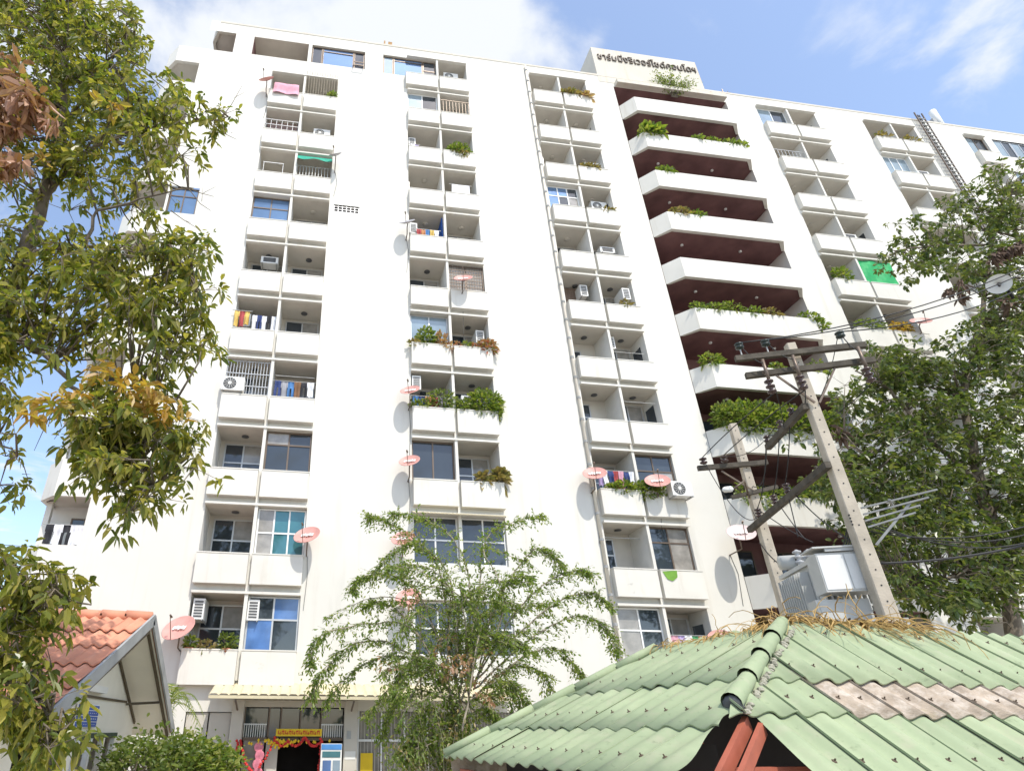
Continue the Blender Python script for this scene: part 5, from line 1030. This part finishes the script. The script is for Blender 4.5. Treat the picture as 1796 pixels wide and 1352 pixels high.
ARCHES = [[(780, 1200, 0), (720, 1100, 0), (640, 1095, -.4), (560, 1115, -.7), (545, 1160, -.8)], [(790, 1200, 0), (690, 1130, 0), (620, 1130, -.3), (570, 1170, -.4), (548, 1215, -.4)], [(780, 1190, 0), (700, 1150, .2), (630, 1170, .2), (575, 1225, .2)],
          [(790, 1200, 0), (740, 1050, 0), (690, 1010, -.2), (640, 1010, -.4), (620, 1030, -.5)], [(800, 1200, 0), (770, 1000, 0), (720, 940, .1), (670, 910, .1), (650, 905, .1)], [(800, 1200, 0), (790, 1020, 0), (740, 960, -.1), (700, 960, -.2), (660, 1000, -.3)],
          [(810, 1200, 0), (825, 1030, 0), (790, 940, .1), (730, 905, .1), (690, 900, .1)], [(820, 1200, 0), (840, 1040, 0), (850, 950, .1), (900, 915, .1), (950, 905, .1)], [(820, 1200, 0), (880, 1040, 0), (930, 970, -.1), (960, 965, -.2), (985, 990, -.3)],
          [(830, 1200, 0), (900, 1080, 0), (960, 1020, -.2), (1010, 1000, -.3), (1030, 1005, -.4)], [(830, 1200, 0), (920, 1100, 0), (990, 1050, -.2), (1040, 1040, -.3), (1068, 1060, -.4)], [(830, 1210, 0), (930, 1120, 0), (1010, 1080, -.2), (1060, 1100, -.3), (1080, 1140, -.4)],
          [(830, 1220, 0), (920, 1150, 0), (980, 1140, .1), (1020, 1180, .1), (1035, 1220, .1)], [(830, 1220, 0), (900, 1170, .2), (950, 1180, .3), (975, 1230, .3)], [(800, 1220, 0), (740, 1180, .2), (690, 1200, .3), (650, 1250, .3)], [(790, 1230, 0), (730, 1210, .3), (690, 1240, .3), (670, 1290, .3)],
          [(800, 1200, 0), (800, 1060, -.3), (760, 1000, -.4), (700, 990, -.5)], [(820, 1200, 0), (860, 1080, -.4), (890, 1020, -.5), (930, 1010, -.6)], [(810, 1200, 0), (800, 1100, -.5), (830, 1040, -.7), (880, 1060, -.8)], [(810, 1250, 0), (860, 1200, -.4), (900, 1200, -.5), (930, 1240, -.6)],
          [(800, 1260, 0), (780, 1180, -.5), (740, 1150, -.6), (700, 1180, -.6), (690, 1220, -.6)], [(800, 1260, 0), (820, 1150, -.5), (870, 1110, -.7), (920, 1130, -.7)], [(810, 1260, 0), (800, 1140, .5), (850, 1080, .6), (950, 1060, .6)], [(790, 1260, 0), (740, 1120, .5), (680, 1060, .6), (640, 1060, .6)],
          [(800, 1290, 0), (760, 1240, -.4), (730, 1270, -.5), (720, 1330, -.5)], [(800, 1290, 0), (850, 1250, -.4), (880, 1270, -.5), (890, 1320, -.5)], [(780, 1300, 0), (740, 1290, -.3), (700, 1320, -.4)], [(780, 1340, 0), (750, 1300, -.3), (790, 1260, -.4), (820, 1280, -.4)]]
for a in ARCHES: arch(a, 13.0, 1.7)
for a in ARCHES[16:]: arch([(x + random.gauss(0, 14), y + random.gauss(0, 12), d + random.gauss(0, .3)) for x, y, d in a], 13.0, 1.2)
for a in ARCHES[16:24]: arch([(x + random.gauss(0, 26), y + random.gauss(0, 20), d + random.gauss(0, .5)) for x, y, d in a], 13.0, 1.2)
bw.build('trunk_and_branches', mBarkP, tt, True); Pn = np.array([tuple(p) for p in Pn]); Dn = np.array([tuple(p) for p in Dn])
link('crown', leaf_mesh('crown', Pn, Dn, .05 + .038 * rng.random(len(Pn)), .5, LM_fine, .2, .15), tt)
cc = wpts(sample([(750, 1130), (830, 1120), (895, 1180), (900, 1250), (830, 1240), (770, 1200)], 20) + sample([(770, 1160), (800, 1170), (790, 1200), (770, 1190)], 6) + [(735, 1150), (690, 1165), (672, 1170), (725, 1055), (708, 1045), (720, 935), (700, 943)], 12.5, .35)
P2_, D2_, L2_, _ = whorls(cc, 3, (.07, .07, .07), 5, .085); link('bracts', leaf_mesh('bracts', P2_, D2_ + np.array([0, 0, -.4]), L2_, .55, LM_coral, .2, .2), tt)
# dry undergrowth in front of the shop windows
ub = empty('dry_undergrowth', (3.2, 12.4, 0), 'tangled half dry shrub at the foot of the arching tree', 'shrub'); b = MB(); Pn = []
for i in range(150):
    st_ = Vector((2.9 + random.gauss(0, .45), 12.4 + random.gauss(0, .3), random.uniform(.6, 1.6))); en = st_ + Vector((random.gauss(0, .45), random.gauss(0, .3), random.uniform(.5, 1.5))); m = st_.lerp(en, .5) + Vector((random.gauss(0, .12), 0, .1)); b.tube([st_, m, en], .006, 4, .003)
    for k in range(28): Pn.append(m.lerp(en, random.random()) + Vector((random.gauss(0, .07), random.gauss(0, .07), random.gauss(0, .07))))
b.build('stems', mBarkP, ub); Pn = np.array([tuple(p) for p in Pn]); h_ = len(Pn) // 3
link('foliage', leaf_mesh('foliage', Pn[h_:], rdir(len(Pn) - h_), .06 + .04 * rng.random(len(Pn) - h_), .45, LM_bush), ub); link('dry_foliage', leaf_mesh('dry_foliage', Pn[:h_], rdir(h_), .06 + .05 * rng.random(h_), .4, LM_grass), ub)
# bright shrubs and a small palm beside the house
def shrub(px, py, Y, rad, n, size, mat, label, name='shrub', up=.6, ratio=.45):
    c = at(px, py, Y); e = empty(name, (c.x, c.y, 0), label, 'shrub'); b = MB(); Pn = []
    for i in range(34):
        d = Vector((random.gauss(0, .6), random.gauss(0, .5), random.uniform(.1, 1))).normalized(); tip = c + Vector((d.x * rad[0], d.y * rad[1], d.z * rad[2])); st_ = Vector((c.x + random.gauss(0, .12), c.y + random.gauss(0, .1), max(0, c.z - 1.6))); b.tube([st_, c + (tip - c) * .4, tip], .014, 4, .005)
        for k in range(n // 34): Pn.append(tip + Vector((random.gauss(0, rad[0] * .2), random.gauss(0, rad[1] * .2), random.gauss(0, rad[2] * .16))))
    b.build('stem', mBark, e); Pn = np.array([tuple(p) for p in Pn]); link('foliage', leaf_mesh('foliage', Pn, nrm(Pn - np.array(c) + np.array([0, 0, up])) + rdir(len(Pn)) * .9, size * (.6 + .8 * rng.random(len(Pn))), ratio, mat, .25, .35), e)
shrub(262, 1400, 12.5, (.85, .6, .85), 1500, .13, LM_bush, 'dark green shrub in front of the gable doorway'); shrub(325, 1402, 13.0, (.7, .6, .85), 1600, .13, LM_brite, 'bright green shrub right of the gable'); shrub(378, 1385, 13.2, (.45, .5, .65), 900, .12, LM_brite, 'rounded bright green shrub below the shop pillar'); shrub(235, 1365, 12.0, (.4, .4, .5), 500, .12, LM_bush, 'small dark shrub under the gable soffit')
pm = empty('small_palm', at(300, 1340, 16.4) * 1.0, 'slender palm with drooping fronds between house and apartment block', 'palm'); c = at(298, 1235, 16.4); pm.location.z = 0
MB().tube([(c.x, c.y, 0), (c.x, c.y, c.z)], .06, 8, .045).build('trunk', mBarkP, pm, True)
for k in range(11):
    an = k * 2.4; l = random.uniform(.8, 1.35); b = MB(); rise = random.uniform(.3, 1.1); q = []
    for i in range(9): t = i / 8; q.append(c + Vector((math.cos(an) * l * t * .75, math.sin(an) * l * t * .5, rise * t * 1.5 - 1.4 * t * t)))
    b.tube(q, .012, 4, .004)
    for i in range(1, 9):
        for s in (-1, 1):
            for m in (0, .5):
                o = q[i].lerp(q[i - 1], m); d = (q[i] - q[i - 1]).normalized(); sd = d.cross(Vector((0, 0, 1))).normalized() * s; e2 = o + (sd * .22 + d * .16 + Vector((0, 0, -.08))); b.add([o, o + d * .035, e2], [(0, 1, 2)])
    b.build('frond', LM_brite, pm)

for o in bpy.data.objects:
    if o.name.split('.')[0] in STUFF and o.parent: o['kind'] = 'stuff'
